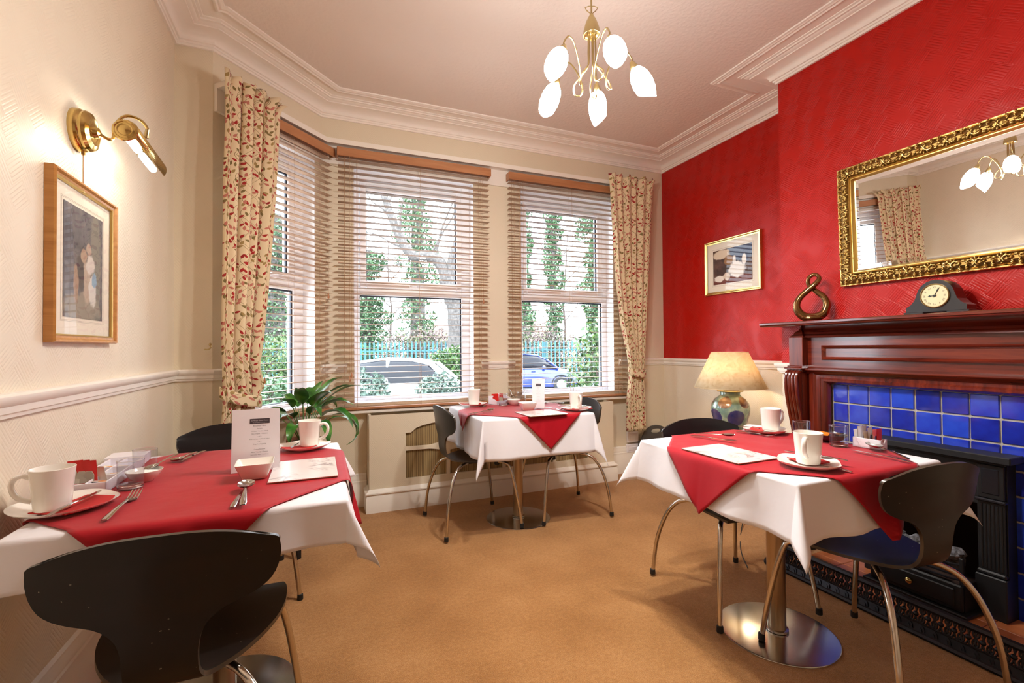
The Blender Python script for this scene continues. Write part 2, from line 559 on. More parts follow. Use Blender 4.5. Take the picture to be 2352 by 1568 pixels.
b = MB(); b.box(XL - 1.2, XR + 1.0, YF - 0.3, 4.1, -0.12, 0.0)
struct_build(b, 'floor', M_carpet)
b = MB(); b.box(XL - 0.3, XR + 0.3, YF - 0.3, 4.1, CZ, CZ + 0.15)
struct_build(b, 'ceiling', M_ceiling)
b = MB(); b.box(XL - 0.2, XL, YF, YS, 0, CZ)
struct_build(b, 'wall_left', M_wall_y)
b = MB(); b.box(XL - 0.2, XS, YS, YS + WT, 0, CZ)
struct_build(b, 'wall_corner', M_wall_x)
b = MB(); b.box(XL - 0.2, XR + 0.2, YF - 0.2, YF, 0, CZ)
struct_build(b, 'wall_front', M_wall_x)

WZ0, WZ1 = 0.80, 2.645
# bay wall, one opening
BU0, BU1 = 0.19, 0.79
b = MB()
b.box(0.0, BU0, 0, WT, 0, CZ, MBAY); b.box(BU1, BL, 0, WT, 0, CZ, MBAY)
b.box(BU0, BU1, 0, WT, 0, WZ0, MBAY); b.box(BU0, BU1, 0, WT, WZ1, CZ, MBAY)
b.prism([(XS, YS + 0.001), (XS, YS + WT), (XS - 0.18, YS + 0.20)], 0, CZ)
b.prism([(XB, YB + 0.0005), (XB - 0.18, YB + 0.18), (XB, YB + WT)], 0, CZ)
struct_build(b, 'wall_bay', M_wall_d)
# back wall, two openings
OX = [(0.234, 1.212), (1.652, 2.632)]
b = MB()
b.box(XB, OX[0][0], YB, YB + WT, 0, CZ); b.box(OX[0][1], OX[1][0], YB, YB + WT, 0, CZ); b.box(OX[1][1], XR + 0.2, YB, YB + WT, 0, CZ)
for a, c in OX:
    b.box(a, c, YB, YB + WT, 0, WZ0); b.box(a, c, YB, YB + WT, WZ1, CZ)
struct_build(b, 'wall_back', M_wall_x)
# right wall: red paper above the dado, cream below
b = MB(); b.box(XR, XR + 0.2, YF, YB + WT, 0, ZT - 0.02); b.cur = 1; b.box(XR, XR + 0.2, YF, YB + WT, ZT - 0.02, CZ)
struct_build(b, 'wall_right', [M_wall_y, M_red])
# chimney breast: solid above the fireplace opening, opening left open below for the firebox
FY0, FY1, FZ1 = 1.175, 1.545, 0.56
b = MB()
b.box(XC, XR, FY1, YC, 0, ZT - 0.02); b.box(XC, XR, YC2, FY0, 0, ZT - 0.02); b.box(XC, XR, FY0, FY1, FZ1, ZT - 0.02)
b.cur = 1; b.box(XC, XR, YC2, YC, ZT - 0.02, CZ)
struct_build(b, 'wall_chimney', [M_wall_y, M_red])

PATH = [(XL, YF), (XL, YS), (XS, YS), (XB, YB), (XR, YB), (XR, YC), (XC, YC), (XC, YC2), (XR, YC2), (XR, YF)]
def offs(prof): return prof
# cornice
cp = [(0.0, ZC), (0.014, ZC), (0.016, ZC + 0.012), (0.022, ZC + 0.014), (0.024, ZC + 0.024), (0.034, ZC + 0.026), (0.038, ZC + 0.034)]
for k in range(1, 7):
    t = k / 6; cp.append((0.038 + 0.075 * (1 - cos(t * pi / 2)), ZC + 0.034 + 0.036 * sin(t * pi / 2)))
cp += [(0.122, ZC + 0.070), (0.122, ZC + 0.077), (0.136, ZC + 0.078), (0.146, ZC + 0.086), (0.160, ZC + 0.086), (0.160, ZC + 0.094),
       (0.174, ZC + 0.096), (0.176, CZ - 0.002), (0.246, CZ - 0.002), (0.250, CZ - 0.014), (0.262, CZ - 0.018), (0.270, CZ - 0.013), (0.282, CZ - 0.014), (0.290, CZ - 0.009), (0.298, CZ - 0.008), (0.30, CZ + 0.002), (0.0, CZ + 0.002)]
b = MB(); b.sweep(PATH, cp)
struct_build(b, 'trim_1', M_cornice, smooth=True, angle=35)
# dado rail
dp = [(0, ZB), (0.012, ZB + 0.002), (0.014, ZB + 0.012), (0.020, ZB + 0.016), (0.022, ZB + 0.034), (0.030, ZB + 0.040), (0.036, ZB + 0.054), (0.036, ZB + 0.062), (0.028, ZT), (0, ZT)]
segs = [[(XL, YF), (XL, YS), (XS, YS), tuple((Vector((XS, YS, 0)) + BT * (BU0 - .05))[:2])],
        [tuple((Vector((XS, YS, 0)) + BT * (BU1 + .045))[:2]), (XB, YB), (OX[0][0] - .05, YB)],
        [(OX[0][1] + .06, YB), (OX[1][0] - .07, YB)],
        [(OX[1][1] + .05, YB), (XR, YB), (XR, YC), (XC, YC), (XC, 2.10)],
        [(XC, 0.62), (XC, YC2), (XR, YC2), (XR, YF)]]
b = MB()
for sg in segs: b.sweep(sg, dp)
struct_build(b, 'trim_2', M_paint, smooth=True, angle=35)
# skirting
sp = [(0, 0), (0.030, 0), (0.030, 0.165), (0.024, 0.175), (0.024, 0.196), (0.018, 0.202), (0.018, 0.222), (0.010, 0.236), (0.010, 0.246), (0, 0.256)]
b = MB(); b.sweep([(XL, YF), (XL, YS), (XS, YS), (XB, YB), (0.325, YB)], sp); struct_build(b, 'baseboard_left', M_paint, smooth=True, angle=35)
b = MB(); b.sweep([(2.495, YB), (XR, YB), (XR, YC), (XC, YC), (XC, 2.10)], sp); struct_build(b, 'baseboard_right', M_paint, smooth=True, angle=35)

# window sill board, along bay and back wall
slp = [(0, 0.722), (0.060, 0.722), (0.072, 0.730), (0.072, 0.744), (0.064, 0.752), (0, 0.752)]
b = MB(); b.sweep([tuple((Vector((XS, YS, 0)) + BT * 0.02)[:2]), (XB, YB), (2.77, YB)], slp)
struct_build(b, 'trim_3', M_paint, smooth=True, angle=35)
# curtain board: fascia on the wall and a lipped top track
b = MB()
cbp = [(0, 2.640), (0.022, 2.640), (0.022, 2.775), (0.085, 2.775), (0.085, 2.770), (0.098, 2.770), (0.098, 2.806), (0, 2.806)]
b.sweep([tuple((Vector((XS, YS, 0)) + BT * 0.01)[:2]), (XB, YB), (3.05, YB)], cbp)
struct_build(b, 'trim_4', M_paint)

# ------------------------------------------------------------------ windows
def make_window(n, M, x0, x1, ug, lg):
    """M: local x along wall, y outward, z up. ug / lg: glass x-range above and below the transom"""
    w = bpy.data.objects.new(f'window_{n}', None); COL.objects.link(w); w.matrix_world = M; struct(w)
    F0, F1 = 0.115, 0.185
    z0, z1 = WZ0, WZ1
    b = MB()
    b.bbox(x0, lg[0], F0, F1, z0, z1, .004); b.bbox(lg[1], x1, F0, F1, z0, z1, .004)
    b.bbox(lg[0], lg[1], F0, F1, z0, 0.835, .004); b.bbox(lg[0], lg[1], F0, F1, 1.655, 1.715, .004); b.bbox(lg[0], lg[1], F0, F1, 2.56, z1, .004)
    b.build('frame', M_upvc, w)
    b = MB(); S0, S1 = 0.098, 0.165
    b.bbox(lg[0] + .002, ug[0], S0, S1, 1.717, 2.558, .006); b.bbox(ug[1], lg[1] - .002, S0, S1, 1.717, 2.558, .006)
    b.bbox(ug[0], ug[1], S0, S1, 1.717, 1.775, .006); b.bbox(ug[0], ug[1], S0, S1, 2.502, 2.558, .006)
    b.build('casement_sash', M_upvc, w)
    for (a, c, za, zb, y) in ((ug[0], ug[1], 1.775, 2.502, 0.130), (lg[0], lg[1], 0.835, 1.655, 0.145)):
        b = MB(); t = 0.011
        b.box(a, a + t * .4, y - .014, y, za, zb); b.box(c - t, c, y - .014, y, za, zb); b.box(a, c, y - .014, y, zb - t, zb); b.box(a, c, y - .014, y, za, za + t * .4)
        b.build('seal', M_seal, w)
        b = MB(); b.box(a, c, y, y + 0.006, za, zb); b.build('pane', M_pane, w)
    b = MB(); e = .005
    b.box(x0, x0 + e, -.001, F0 + .002, z0, z1); b.box(x1 - e, x1, -.001, F0 + .002, z0, z1); b.box(x0, x1, -.001, F0 + .002, z1 - e, z1); b.box(x0, x1, -.001, F0 + .002, z0, z0 + e); b.build('reveal_lining', M_upvc, w)
    mx = (ug[0] + ug[1]) / 2
    b = MB(); b.bbox(mx - .03, mx + .03, S0 - .014, S0 - .001, 1.728, 1.752, .004); b.tube([(mx - .01, S0 - .02, 1.742), (mx + .02, S0 - .035, 1.75), (mx + .06, S0 - .036, 1.752), (mx + .10, S0 - .034, 1.750)], [.009, .009, .008, .006], 8)
    b.build('handle', M_upvc, w, smooth=True)
    return w
I4 = Matrix.Translation((0, YB, 0))
make_window(1, MBAY, BU0, BU1, (0.295, 0.640), (0.245, 0.700))
make_window(2, I4, *OX[0], (0.338, 1.086), (0.287, 1.136))
make_window(3, I4, *OX[1], (1.757, 2.512), (1.716, 2.575))

# ------------------------------------------------------------------ venetian blinds
def make_blind(M, x0, x1, lab, cords, mat, tilt=0.0, rot=0.0, slat_mat=None):
    t = thing('venetian_blind', lab, 'blind', group='wooden venetian blinds'); t.matrix_world = M
    b = MB(); b.bbox(x0 - .004, x1 + .004, -.105, -.094, 2.680, 2.746, .003); b.bbox(x0 - .004, x0 + .008, -.094, -.03, 2.680, 2.746, .002); b.bbox(x1 - .008, x1 + .004, -.094, -.03, 2.680, 2.746, .002)
    b.bbox(x0 + .01, x1 - .01, -.092, -.035, 2.690, 2.735, .003)
    b.build('headrail', M_headrail, t)
    b = MB(); b.bbox(x0, x1, -.086, -.036, 0.757, 0.775, .004); b.build('bottom_rail', M_headrail, t)
    P = []
    for (y, z) in ((-.025, -.0012), (-.024, .0016), (-.012, .0026), (0, .003), (.012, .0026), (.024, .0016), (.025, -.0012), (.012, -.0004), (0, 0), (-.012, -.0004)):
        P.append((y, z))
    b = MB(); b.prism(P, x0 + .006, x1 - .006, 'x'); me = b.mesh('slat', slat_mat or mat)
    n = 41
    for k in range(n):
        z = 0.806 + k * (2.664 - 0.806) / (n - 1)
        o = link('slat', me, t, (0, -.061, z)); o.rotation_euler = (tilt, 0, 0)
    for cx in cords:
        for dy in (-.0885, -.0335):
            b = MB(); b.tube([(cx, dy, 0.76), (cx, dy, 2.69)], .0011, 5); b.build('ladder_cord', M_cord, t)
    for cx, zz in ((x0 + .085, (0.98, 1.01)), (x1 - .075, (1.60, 1.60))):
        for i, z in enumerate(zz[:2] if zz[0] != zz[1] else zz[:1]):
            b = MB(); b.tube([(cx + i * .012, -.110, z + .03), (cx + i * .012, -.108, 2.685)], .0011, 5); c = b.build('pull_cord', M_cord, t)
            b = MB(); b.lathe([(.0, 0), (.007, .002), (.0095, .012), (.006, .030), (.004, .040), (0, .042)], 10); b.build('toggle', M_headrail, c, smooth=True, loc=(cx + i * .012, -.110, z - .005))
    return t
make_blind(I4, 0.114, 1.336, 'wooden venetian blind over the middle window with a radiator cover below', (0.165, 0.255, 0.74, 1.25), M_blind, 0.0)
make_blind(I4, 1.507, 2.745, 'wooden venetian blind over the right-hand window beside the red wall', (1.555, 1.64, 2.13, 2.66), M_blind, 0.0)
make_blind(MBAY, 0.165, 0.885, 'wooden venetian blind on the angled bay window behind the left curtain', (0.24, 0.52, 0.80), M_blind_d, 0.0)

# ------------------------------------------------------------------ curtains
def make_curtain(M, prof, nf, lab, tie, hook, seed, top=2.845):
    """prof: [(z, xl, xr, amp)] from top to bottom; local y outward (negative = into the room)"""
    rnd = random.Random(seed)
    t = thing('curtain', lab, 'curtain', group='leaf print curtains tied back at the windows'); t.matrix_world = M
    zs = [p[0] for p in prof][::-1]; xl = [p[1] for p in prof][::-1]; xr = [p[2] for p in prof][::-1]; am = [p[3] for p in prof][::-1]
    yo = [p[4] for p in prof][::-1]
    ph = [rnd.uniform(-.5, .5) for _ in range(nf + 2)]
    rows = []; uvs = []
    NZ, NX = 90, nf * 12
    W_ = 0.95
    for i in range(NZ + 1):
        z = lerp(zs[-1], zs[0], i / NZ)
        a, c, A, y0 = interp(z, zs, xl), interp(z, zs, xr), interp(z, zs, am), interp(z, zs, yo)
        row = []; ur = []
        for j in range(NX + 1):
            s = j / NX
            k = s * nf
            g = ph[int(min(k, nf - 1))] * (1 - (k % 1)) + ph[int(min(k, nf - 1)) + 1] * (k % 1)
            wv = sin(2 * pi * k + g * 2)
            head = max(0, (z - (zs[-1] - .10)) / .10)
            wv2 = sin(2 * pi * k * 3 + g * 5) * head * .4
            x = a + (c - a) * (s + 0.16 / nf * sin(4 * pi * k + g))
            y = y0 - A * (wv * .9 + .35 * sin(pi * k * 1.0 + g * 3) + wv2)
            zz = z + (0.010 * sin(2 * pi * k * 1.7 + 2) * (1 if i == 0 else 0))
            row.append(Vector((x, y, zz))); ur.append((s * W_, z))
        rows.append(row); uvs.append(ur)
    b = MB(); b.grid(rows, uvs)
    c = b.build('drape', M_curtain, t, smooth=True, angle=None)
    md = c.modifiers.new('thickness', 'SOLIDIFY'); md.thickness = 0.003
    if tie:
        z, a, cc, yy, hk = tie
        mx, hw = (a + cc) / 2, (cc - a) / 2 + .012
        P = []; U = []
        for i in range(7):
            v = i / 6 - .5; row = []; ur = []
            for j in range(33):
                th = 2 * pi * j / 32
                dip = 0.02 * cos(th + pi / 2)
                row.append(Vector((mx + (hw + .004 * cos(v * 3)) * cos(th), yy - (.052) * sin(th), z + v * .07 + dip + hk * .06 * cos(th)))); ur.append((j * .012, v * .07))
            P.append(row); U.append(ur)
        b = MB(); b.grid(P, U, flip=True); o = b.build('tieback', M_curtain, t, smooth=True, angle=None)
        md = o.modifiers.new('thickness', 'SOLIDIFY'); md.thickness = 0.004
    if hook:
        hx, hz = hook
        b = MB(); b.tube(catmull([(hx, -.001, hz), (hx, -.03, hz), (hx, -.05, hz + .012), (hx, -.046, hz + .028)], 4), .004, 8); b.ball((hx, -.046, hz + .028), .009)
        b.build('tieback_hook', M_brassd, t, smooth=True)
    return t
# right-hand curtain (back wall)
make_curtain(I4, [(2.829, 2.477, 3.005, .026, -0.195), (2.760, 2.487, 2.991, .020, -0.185), (2.562, 2.507, 2.981, .026, -0.175), (1.891, 2.551, 2.936, .028, -0.170), (1.447, 2.606, 2.902, .028, -0.165), (1.151, 2.680, 2.877, .026, -0.160), (1.013, 2.702, 2.865, .020, -0.155), (0.934, 2.699, 2.862, .020, -0.155), (0.756, 2.677, 2.874, .028, -0.155), (0.430, 2.669, 2.877, .034, -0.155)], 6,
             'leaf print curtain tied back beside the red wall and hanging above the socket', (0.988, 2.700, 2.867, -.155, -.2), (2.925, 1.03), 3, 2.83)
# left-hand curtain (bay)
make_curtain(MBAY, [(2.815, -0.066, 0.372, .026, -.172), (2.75, -0.056, 0.325, .020, -.168), (2.60, -0.052, 0.316, .026, -.168), (2.20, -0.066, 0.292, .030, -.168), (1.72, -0.070, 0.248, .032, -.168), (1.34, -0.076, 0.209, .032, -.168), (1.12, -0.070, 0.176, .030, -.168), (1.00, -0.068, 0.206, .034, -.168), (0.90, -0.066, 0.150, .026, -.168), (0.80, -0.074, 0.120, .026, -.168), (0.42, -0.080, 0.165, .034, -.16)], 5,
             'leaf print curtain at the left of the bay with its loop on a hook', (0.945, -0.060, 0.175, -.168, -.55), (-0.045, 1.225), 5, 2.81)
for o in bpy.data.objects:
    if o.name.startswith('tieback_hook'): pass

# ------------------------------------------------------------------ radiator cover
rc = thing('radiator_cover', 'cream radiator cover with a fretted arch opening under the middle window', 'radiator cover', (0, 0, 0))
RX0, RX1, RY, RZ = 0.33, 2.49, 3.640, 0.721
def arch_z(x):
    t = (x - 1.41) / 0.75
    if abs(x - 1.41) > 0.75: return 0.574
    return 0.580 + 0.095 * sqrt(max(0, 1 - t * t * 0.97))
b = MB()
xs = [0.60 + (2.22 - 0.60) * k / 40 for k in range(41)]
# face built in strips around the arched opening
b.box(RX0, 0.60, RY, RY + .018, 0.05, RZ); b.box(2.22, RX1, RY, RY + .018, 0.05, RZ); b.box(0.60, 2.22, RY, RY + .018, 0.05, 0.225)
for k in range(40):
    xa, xb_ = xs[k], xs[k + 1]
    b.prism([(xa, arch_z(xa)), (xb_, arch_z(xb_)), (xb_, RZ), (xa, RZ)], RY, RY + .018, 'y')
b.box(RX0, RX0 + .018, RY + .018, YB - .002, 0.0, RZ); b.box(RX1 - .018, RX1, RY + .018, YB - .002, 0.0, RZ)
b.build('casing', M_wall_x, rc)
M_cane = base_mat('cane_panel', (150, 126, 84), 0.7)
_v, (_x, _y, _z) = coords(M_cane)
_st = (_x * 420.0).sin(); _nn = noise(M_cane, combine(M_cane.node_tree, _x * 40, 0, _z * 1.2), 1.0, 3)
set_col(M_cane, ramp(M_cane, _st * .12 + _nn, [(0.3, (112, 90, 56)), (0.5, (150, 126, 84)), (0.7, (170, 146, 102))])); bump(M_cane, _st, 0.4, 0.002)
b = MB(); b.box(0.57, 2.25, RY + .022, RY + .028, 0.20, 0.70); b.build('cane_panel', M_cane, rc)
# fretwork bars with spindle swellings
P = []; Q = []
xs2 = [0.60 + 1.62 * k / 96 for k in range(97)]
for x in xs2:
    w = 0.0145
    for c in (0.935, 1.41, 1.885):
        d = abs(x - c)
        if d < 0.16: w = max(w, 0.0145 + 0.022 * (0.5 + 0.5 * cos(pi * d / 0.16)) ** 0.8)
    P.append((x, 0.452 + w)); Q.append((x, 0.452 - w))
b = MB()
for k in range(96): b.prism([Q[k], Q[k + 1], P[k + 1], P[k]], RY + .002, RY + .016, 'y')
b.build('fret_rail', M_cream, rc)
for c in (0.935, 1.41, 1.885):
    b = MB(); b.box(c - .015, c + .015, RY + .003, RY + .015, 0.225, 0.42); b.box(c - .012, c + .012, RY + .003, RY + .015, 0.484, arch_z(c) + .005); b.build('fret_bar', M_cream, rc)
b = MB()
b.sweep([(RX0, YB - .03), (RX0, RY), (RX1, RY), (RX1, YB - .03)][::-1], [(0, 0)], False) if False else None
prof = [(0, 0), (0.026, 0), (0.026, 0.108), (0.020, 0.120), (0.020, 0.132), (0.030, 0.138), (0.030, 0.146), (0.014, 0.156), (0.008, 0.166), (0, 0.170)]
b.sweep([(RX0, YB - .03), (RX0, RY), (RX1, RY), (RX1, YB - .03)], prof)
b.build('plinth', M_paint, rc, smooth=True, angle=35)
# ================================================================== FIREPLACE WALL
FC = 1.36           # centre line of the fireplace (y)
PX = 2.74           # pilaster face
# ------------------------------------------------------------------ mantelpiece
mp = thing('mantelpiece', 'dark red mahogany mantelpiece with carved brackets around blue tiles', 'mantelpiece', (0, 0, 0))
sh = [(XC, 1.342), (2.672, 1.342), (2.664, 1.346), (2.662, 1.352), (2.655, 1.355), (2.655, 1.366), (2.662, 1.370), (XC, 1.370)]
b = MB()
b.prism([(x, z) for x, z in sh], 0.505, 2.215, 'y'); b.build('shelf', M_mahog, mp)
# bed moulding under the shelf, wrapping both ends
b = MB()
bm_ = [(0, 1.270), (0.006, 1.272), (0.010, 1.284), (0.020, 1.292), (0.024, 1.304), (0.040, 1.318), (0.046, 1.330), (0.046, 1.343), (0, 1.343)]
b.sweep([(XC - .001, 2.085), (PX + .012, 2.085), (PX + .012, 1.985), (PX + .030, 1.985), (PX + .030, .735), (PX + .012, .735), (PX + .012, .635), (XC - .001, .635)][::-1], bm_)
b.build('bed_moulding', M_mahog, mp, smooth=True, angle=30)
for y0, y1 in ((1.988, 2.080), (0.640, 0.732)):
    b = MB(); b.bbox(PX + .008, XC - .001, y0, y1, 1.095, 1.275, .003); b.build('upper_pilaster', M_mahog_v, mp)
    b = MB(); b.bbox(PX - .022, XC - .001, y0 - .014, y1 + .014, 1.075, 1.088, .004); b.bbox(PX - .008, XC - .001, y0 - .006, y1 + .006, 1.062, 1.075, .003); b.bbox(PX - .006, XC - .001, y0 - .004, y1 + .004, 1.088, 1.097, .003)
    b.build('capital', M_mahog, mp)
    # fluted scroll bracket
    pr = [(XC - .001, 1.062), (PX - .010, 1.062), (PX - .026, 1.050), (PX - .034, 1.030), (PX - .036, 1.00), (PX - .032, .94), (PX - .018, .86), (PX + .004, .77), (PX + .022, .70), (PX + .034, .62), (PX + .040, .56), (XC - .001, .56)]
    b = MB()
    b.prism(pr, y0, y1, 'y')
    b.build('bracket', M_mahog_v, mp)
    cv = catmull([Vector((p[0], 0, p[1])) for p in pr[1:-1]], 5)
    for k in range(4):
        yy = y0 + (y1 - y0) * (k + .5) / 4
        b = MB(); b.tube([Vector((p.x, yy, p.z)) for p in cv], .0115, 8); b.build('reed', M_mahog_v, mp, smooth=True)
    b = MB(); b.bbox(PX + .030, XC - .001, y0, y1, .16, .56, .003); b.build('pilaster', M_mahog_v, mp)
    b = MB(); b.bbox(PX + .016, XC - .001, y0 - .012, y1 + .012, 0.012, .16, .004); b.build('plinth_block', M_mahog_v, mp)
# frieze with sunk panel
b = MB(); FX = PX + .055
b.box(FX, XC - .001, .732, 1.988, 1.085, 1.275); b.build('frieze', M_mahog, mp)
b = MB()
pf = [(0, 0), (0.010, -.004), (0.016, -.010), (0.022, -.004), (0.030, 0)]
def rect_frame(b, y0, y1, z0, z1, X, w, pts):
    """moulded rectangular frame lying on plane x=X; pts [(inset, proud)]"""
    rings = []
    for (i, pr_) in pts:
        rings.append([Vector((X - pr_, y1 - i, z0 + i)), Vector((X - pr_, y1 - i, z1 - i)), Vector((X - pr_, y0 + i, z1 - i)), Vector((X - pr_, y0 + i, z0 + i)), Vector((X - pr_, y1 - i, z0 + i))])
    b.grid(rings)
rect_frame(b, .80, 1.895, 1.135, 1.222, FX, 0, [(0, -.001), (0.0, .012), (.006, .016), (.012, .012), (.018, .004), (.020, -.001)])
b.build('frieze_panel_moulding', M_mahog, mp, smooth=True, angle=30)
# inner shelf below the frieze
b = MB()
ip = [(0, 1.040), (0.010, 1.046), (0.018, 1.056), (0.022, 1.064), (0.040, 1.068), (0.044, 1.074), (0.044, 1.082), (0, 1.090)]
b.sweep([(FX, .732), (FX, 1.988)], [(-d, z) for d, z in ip]); b.build('inner_shelf', M_mahog, mp, smooth=True, angle=30)
# frame around the tiles
b = MB()
pts = [(0, -.02), (0, .010), (.010, .016), (.022, .016), (.030, .006), (.044, .004), (.052, .012), (.062, .010), (.070, -.004), (.074, -.030)]
rings = []
Y0, Y1, Z1 = .745, 1.975, 1.082
for (i, pr_) in pts:
    X = PX + .055 - pr_
    rings.append([Vector((X, Y1 - i * 1.42, .012)), Vector((X, Y1 - i * 1.42, Z1 - i * 1.2)), Vector((X, Y0 + i * 1.42, Z1 - i * 1.2)), Vector((X, Y0 + i * 1.42, .012))])
b.grid(rings)
b.build('tile_frame', M_mahog_v, mp, smooth=True, angle=30)
# ------------------------------------------------------------------ tiles
M_tile = base_mat('blue_glazed_tile', (30, 52, 190), 0.08, coat=0.6)
_v, _ = coords(M_tile)
_oi = M_tile.node_tree.nodes.new('ShaderNodeObjectInfo'); _rn = N(M_tile.node_tree, _oi.outputs['Random'])
set_col(M_tile, ramp(M_tile, _rn * .5 + noise(M_tile, _v, 16, 3) * .5, [(0.25, (26, 38, 140)), (0.5, (32, 54, 182)), (0.75, (42, 78, 206))]))
bump(M_tile, noise(M_tile, _v, 22, 2), 0.12, 0.004)
M_grout = base_mat('grey_grout', (176, 170, 160), 0.9)
ts = thing('tile_surround', 'panel of glazed blue square tiles with grey grout inside the mantelpiece', 'tile panel', (0, 0, 0))
b = MB()
for (ya, yb_, za, zb_) in ((.865, 1.125, .012, .76), (1.565, 1.872, .012, .76), (.865, 1.872, .76, 1.0), (1.125, 1.565, .60, .76)):
    b.box(2.846, XC - .001, ya, yb_, za, zb_)
b.build('grout', M_grout, ts)
def tile_me(w, h):
    b = MB(); b.bbox(2.838, 2.850, -w / 2, w / 2, -h / 2, h / 2, .003); return b.mesh('tile', M_tile)
tm = tile_me(.102, .102); tmn = tile_me(.082, .102)
ycols = [1.725, 1.616, 1.506, 1.395, 1.285, 1.177, 1.068, .958]
cols = [(1.824, tmn)] + [(y, tm) for y in ycols] + [(.893, None)]
for r in range(9):
    z = .938 - r * .1115
    for i, (y, m_) in enumerate(cols):
        if m_ is None: continue
        if r > 3 and 1.12 < y < 1.57: continue
        if r == 3 and 1.1 < y < 1.62: continue
        link('tile', m_, ts, (0, y, z))

# ------------------------------------------------------------------ fire
fp = thing('fireplace_insert', 'black cast iron fire surround with fluted columns and coals in the grate', 'fireplace', (0, 0, 0))
b = MB(); b.bbox(2.715, 2.836, 1.045, 1.675, .700, .732, .004); b.build('top_slab', M_ironm, fp)
b = MB(); b.box(2.765, 2.836, 1.075, 1.645, .50, .700); b.box(2.765, 2.836, 1.075, 1.178, .012, .5); b.box(2.765, 2.836, 1.542, 1.645, .012, .5); b.bbox(2.752, 2.766, 1.075, 1.645, .685, .700, .003)
b.build('front_plate', M_ironm, fp)
for y0, y1 in ((1.080, 1.172), (1.548, 1.640)):
    b = MB(); b.bbox(2.750, 2.766, y0, y1, .535, .685, .003); b.build('corner_block', M_ironm, fp)
    b = MB(); b.bbox(2.746, 2.752, y0 + .016, y1 - .016, .555, .668, .004); b.build('sunk_square', M_iron, fp)
    b = MB(); b.bbox(2.740, 2.766, y0 - .006, y1 + .006, .520, .534, .004); b.build('necking', M_iron, fp)
    b = MB(); b.bbox(2.754, 2.766, y0, y1, .215, .522, .002); b.build('column', M_ironm, fp)
    for k in range(6):
        yy = y0 + .012 + (y1 - y0 - .024) * k / 5
        b = MB(); b.tube([(2.754, yy, .225), (2.754, yy, .508)], .0052, 6); b.build('flute', M_ironm, fp, smooth=True)
    b = MB(); b.bbox(2.736, 2.768, y0 - .008, y1 + .008, .012, .195, .004); b.bbox(2.742, 2.768, y0 - .004, y1 + .004, .195, .215, .006); b.build('column_base', M_ironm, fp)
M_firebrick = base_mat('sooty_fire_back', (62, 40, 32), 0.9)
b = MB(); b.box(3.14, 3.15, 1.178, 1.542, .012, .545); b.box(2.80, 3.15, 1.178, 1.186, .012, .545); b.box(2.80, 3.15, 1.534, 1.542, .012, .545); b.box(2.80, 3.15, 1.178, 1.542, .537, .545); b.box(2.80, 3.15, 1.178, 1.542, .012, .02)
b.build('fire_back', M_firebrick, fp)
M_hood = base_mat('grey_steel_hood', (120, 116, 110), 0.4, 0.8)
b = MB(); b.prism([(1.215, .500), (1.505, .500), (1.475, .412), (1.245, .412)], 2.735, 2.765, 'x'); b.build('hood', M_ironm, fp)
for s_, m_ in ((.0, M_hood), (.012, M_ironm), (.018, M_hood)):
    b = MB(); b.prism([(1.222 + s_, .496 - s_ * .6), (1.498 - s_, .496 - s_ * .6), (1.470 - s_, .420 + s_ * .6), (1.250 + s_, .420 + s_ * .6)], 2.731 - s_ * .3, 2.736, 'x'); b.build('hood_trim', m_, fp)
# grate and ash pan
b = MB(); b.bbox(2.600, 2.765, 1.150, 1.575, .012, .030, .004); b.build('base_plate', M_ironm, fp)
b = MB(); b.bbox(2.620, 2.640, 1.175, 1.550, .030, .150, .006); b.bbox(2.612, 2.622, 1.20, 1.525, .050, .130, .004); b.box(2.640, 2.760, 1.175, 1.185, .03, .15); b.box(2.640, 2.760, 1.540, 1.55, .03, .15); b.build('ash_pan', M_ironm, fp)
b = MB(); b.lathe([(0, 0), (.007, 0), (.006, .010), (.013, .018), (.014, .026), (.008, .032), (0, .033)], 12, M=Matrix.Translation((2.612, 1.362, .100)) @ Matrix.Rotation(-pi / 2, 4, 'Y')); b.build('knob', M_brass, fp, smooth=True)
for k in range(4):
    b = MB(); z = .165 + k * .022; b.tube([(2.66, 1.185, z), (2.635, 1.22, z), (2.628, 1.36, z), (2.635, 1.505, z), (2.66, 1.54, z)], .0055, 6); b.build('grate_bar', M_iron, fp, smooth=True)
for y in (1.19, 1.535):
    b = MB(); b.bbox(2.648, 2.664, y - .008, y + .008, .03, .262, .003); b.build('grate_post', M_ironm, fp)
M_coal = base_mat('ash_grey_coal', (96, 98, 104), 0.85)
_v, _ = coords(M_coal); set_col(M_coal, ramp(M_coal, noise(M_coal, _v, 28, 4), [(0.35, (40, 38, 38)), (0.55, (104, 104, 110)), (0.75, (176, 176, 180))]))
rnd = random.Random(4)
for k in range(26):
    b = MB(); c = Vector((rnd.uniform(2.675, 2.80), rnd.uniform(1.21, 1.52), .20 + rnd.uniform(0, .055) + (.03 if k % 3 == 0 else 0)))
    r = rnd.uniform(.022, .036)
    b.ball((0, 0, 0), (r * rnd.uniform(.8, 1.6), r * rnd.uniform(.8, 1.5), r * .8), 7, 5, Matrix.Rotation(rnd.uniform(0, 3), 4, 'Z') @ Matrix.Rotation(rnd.uniform(-.5, .5), 4, 'X'))
    b.v = [tuple(Vector(p) * rnd.uniform(.82, 1.12)) for p in b.v]
    b.build('coal', M_coal, fp, loc=c)
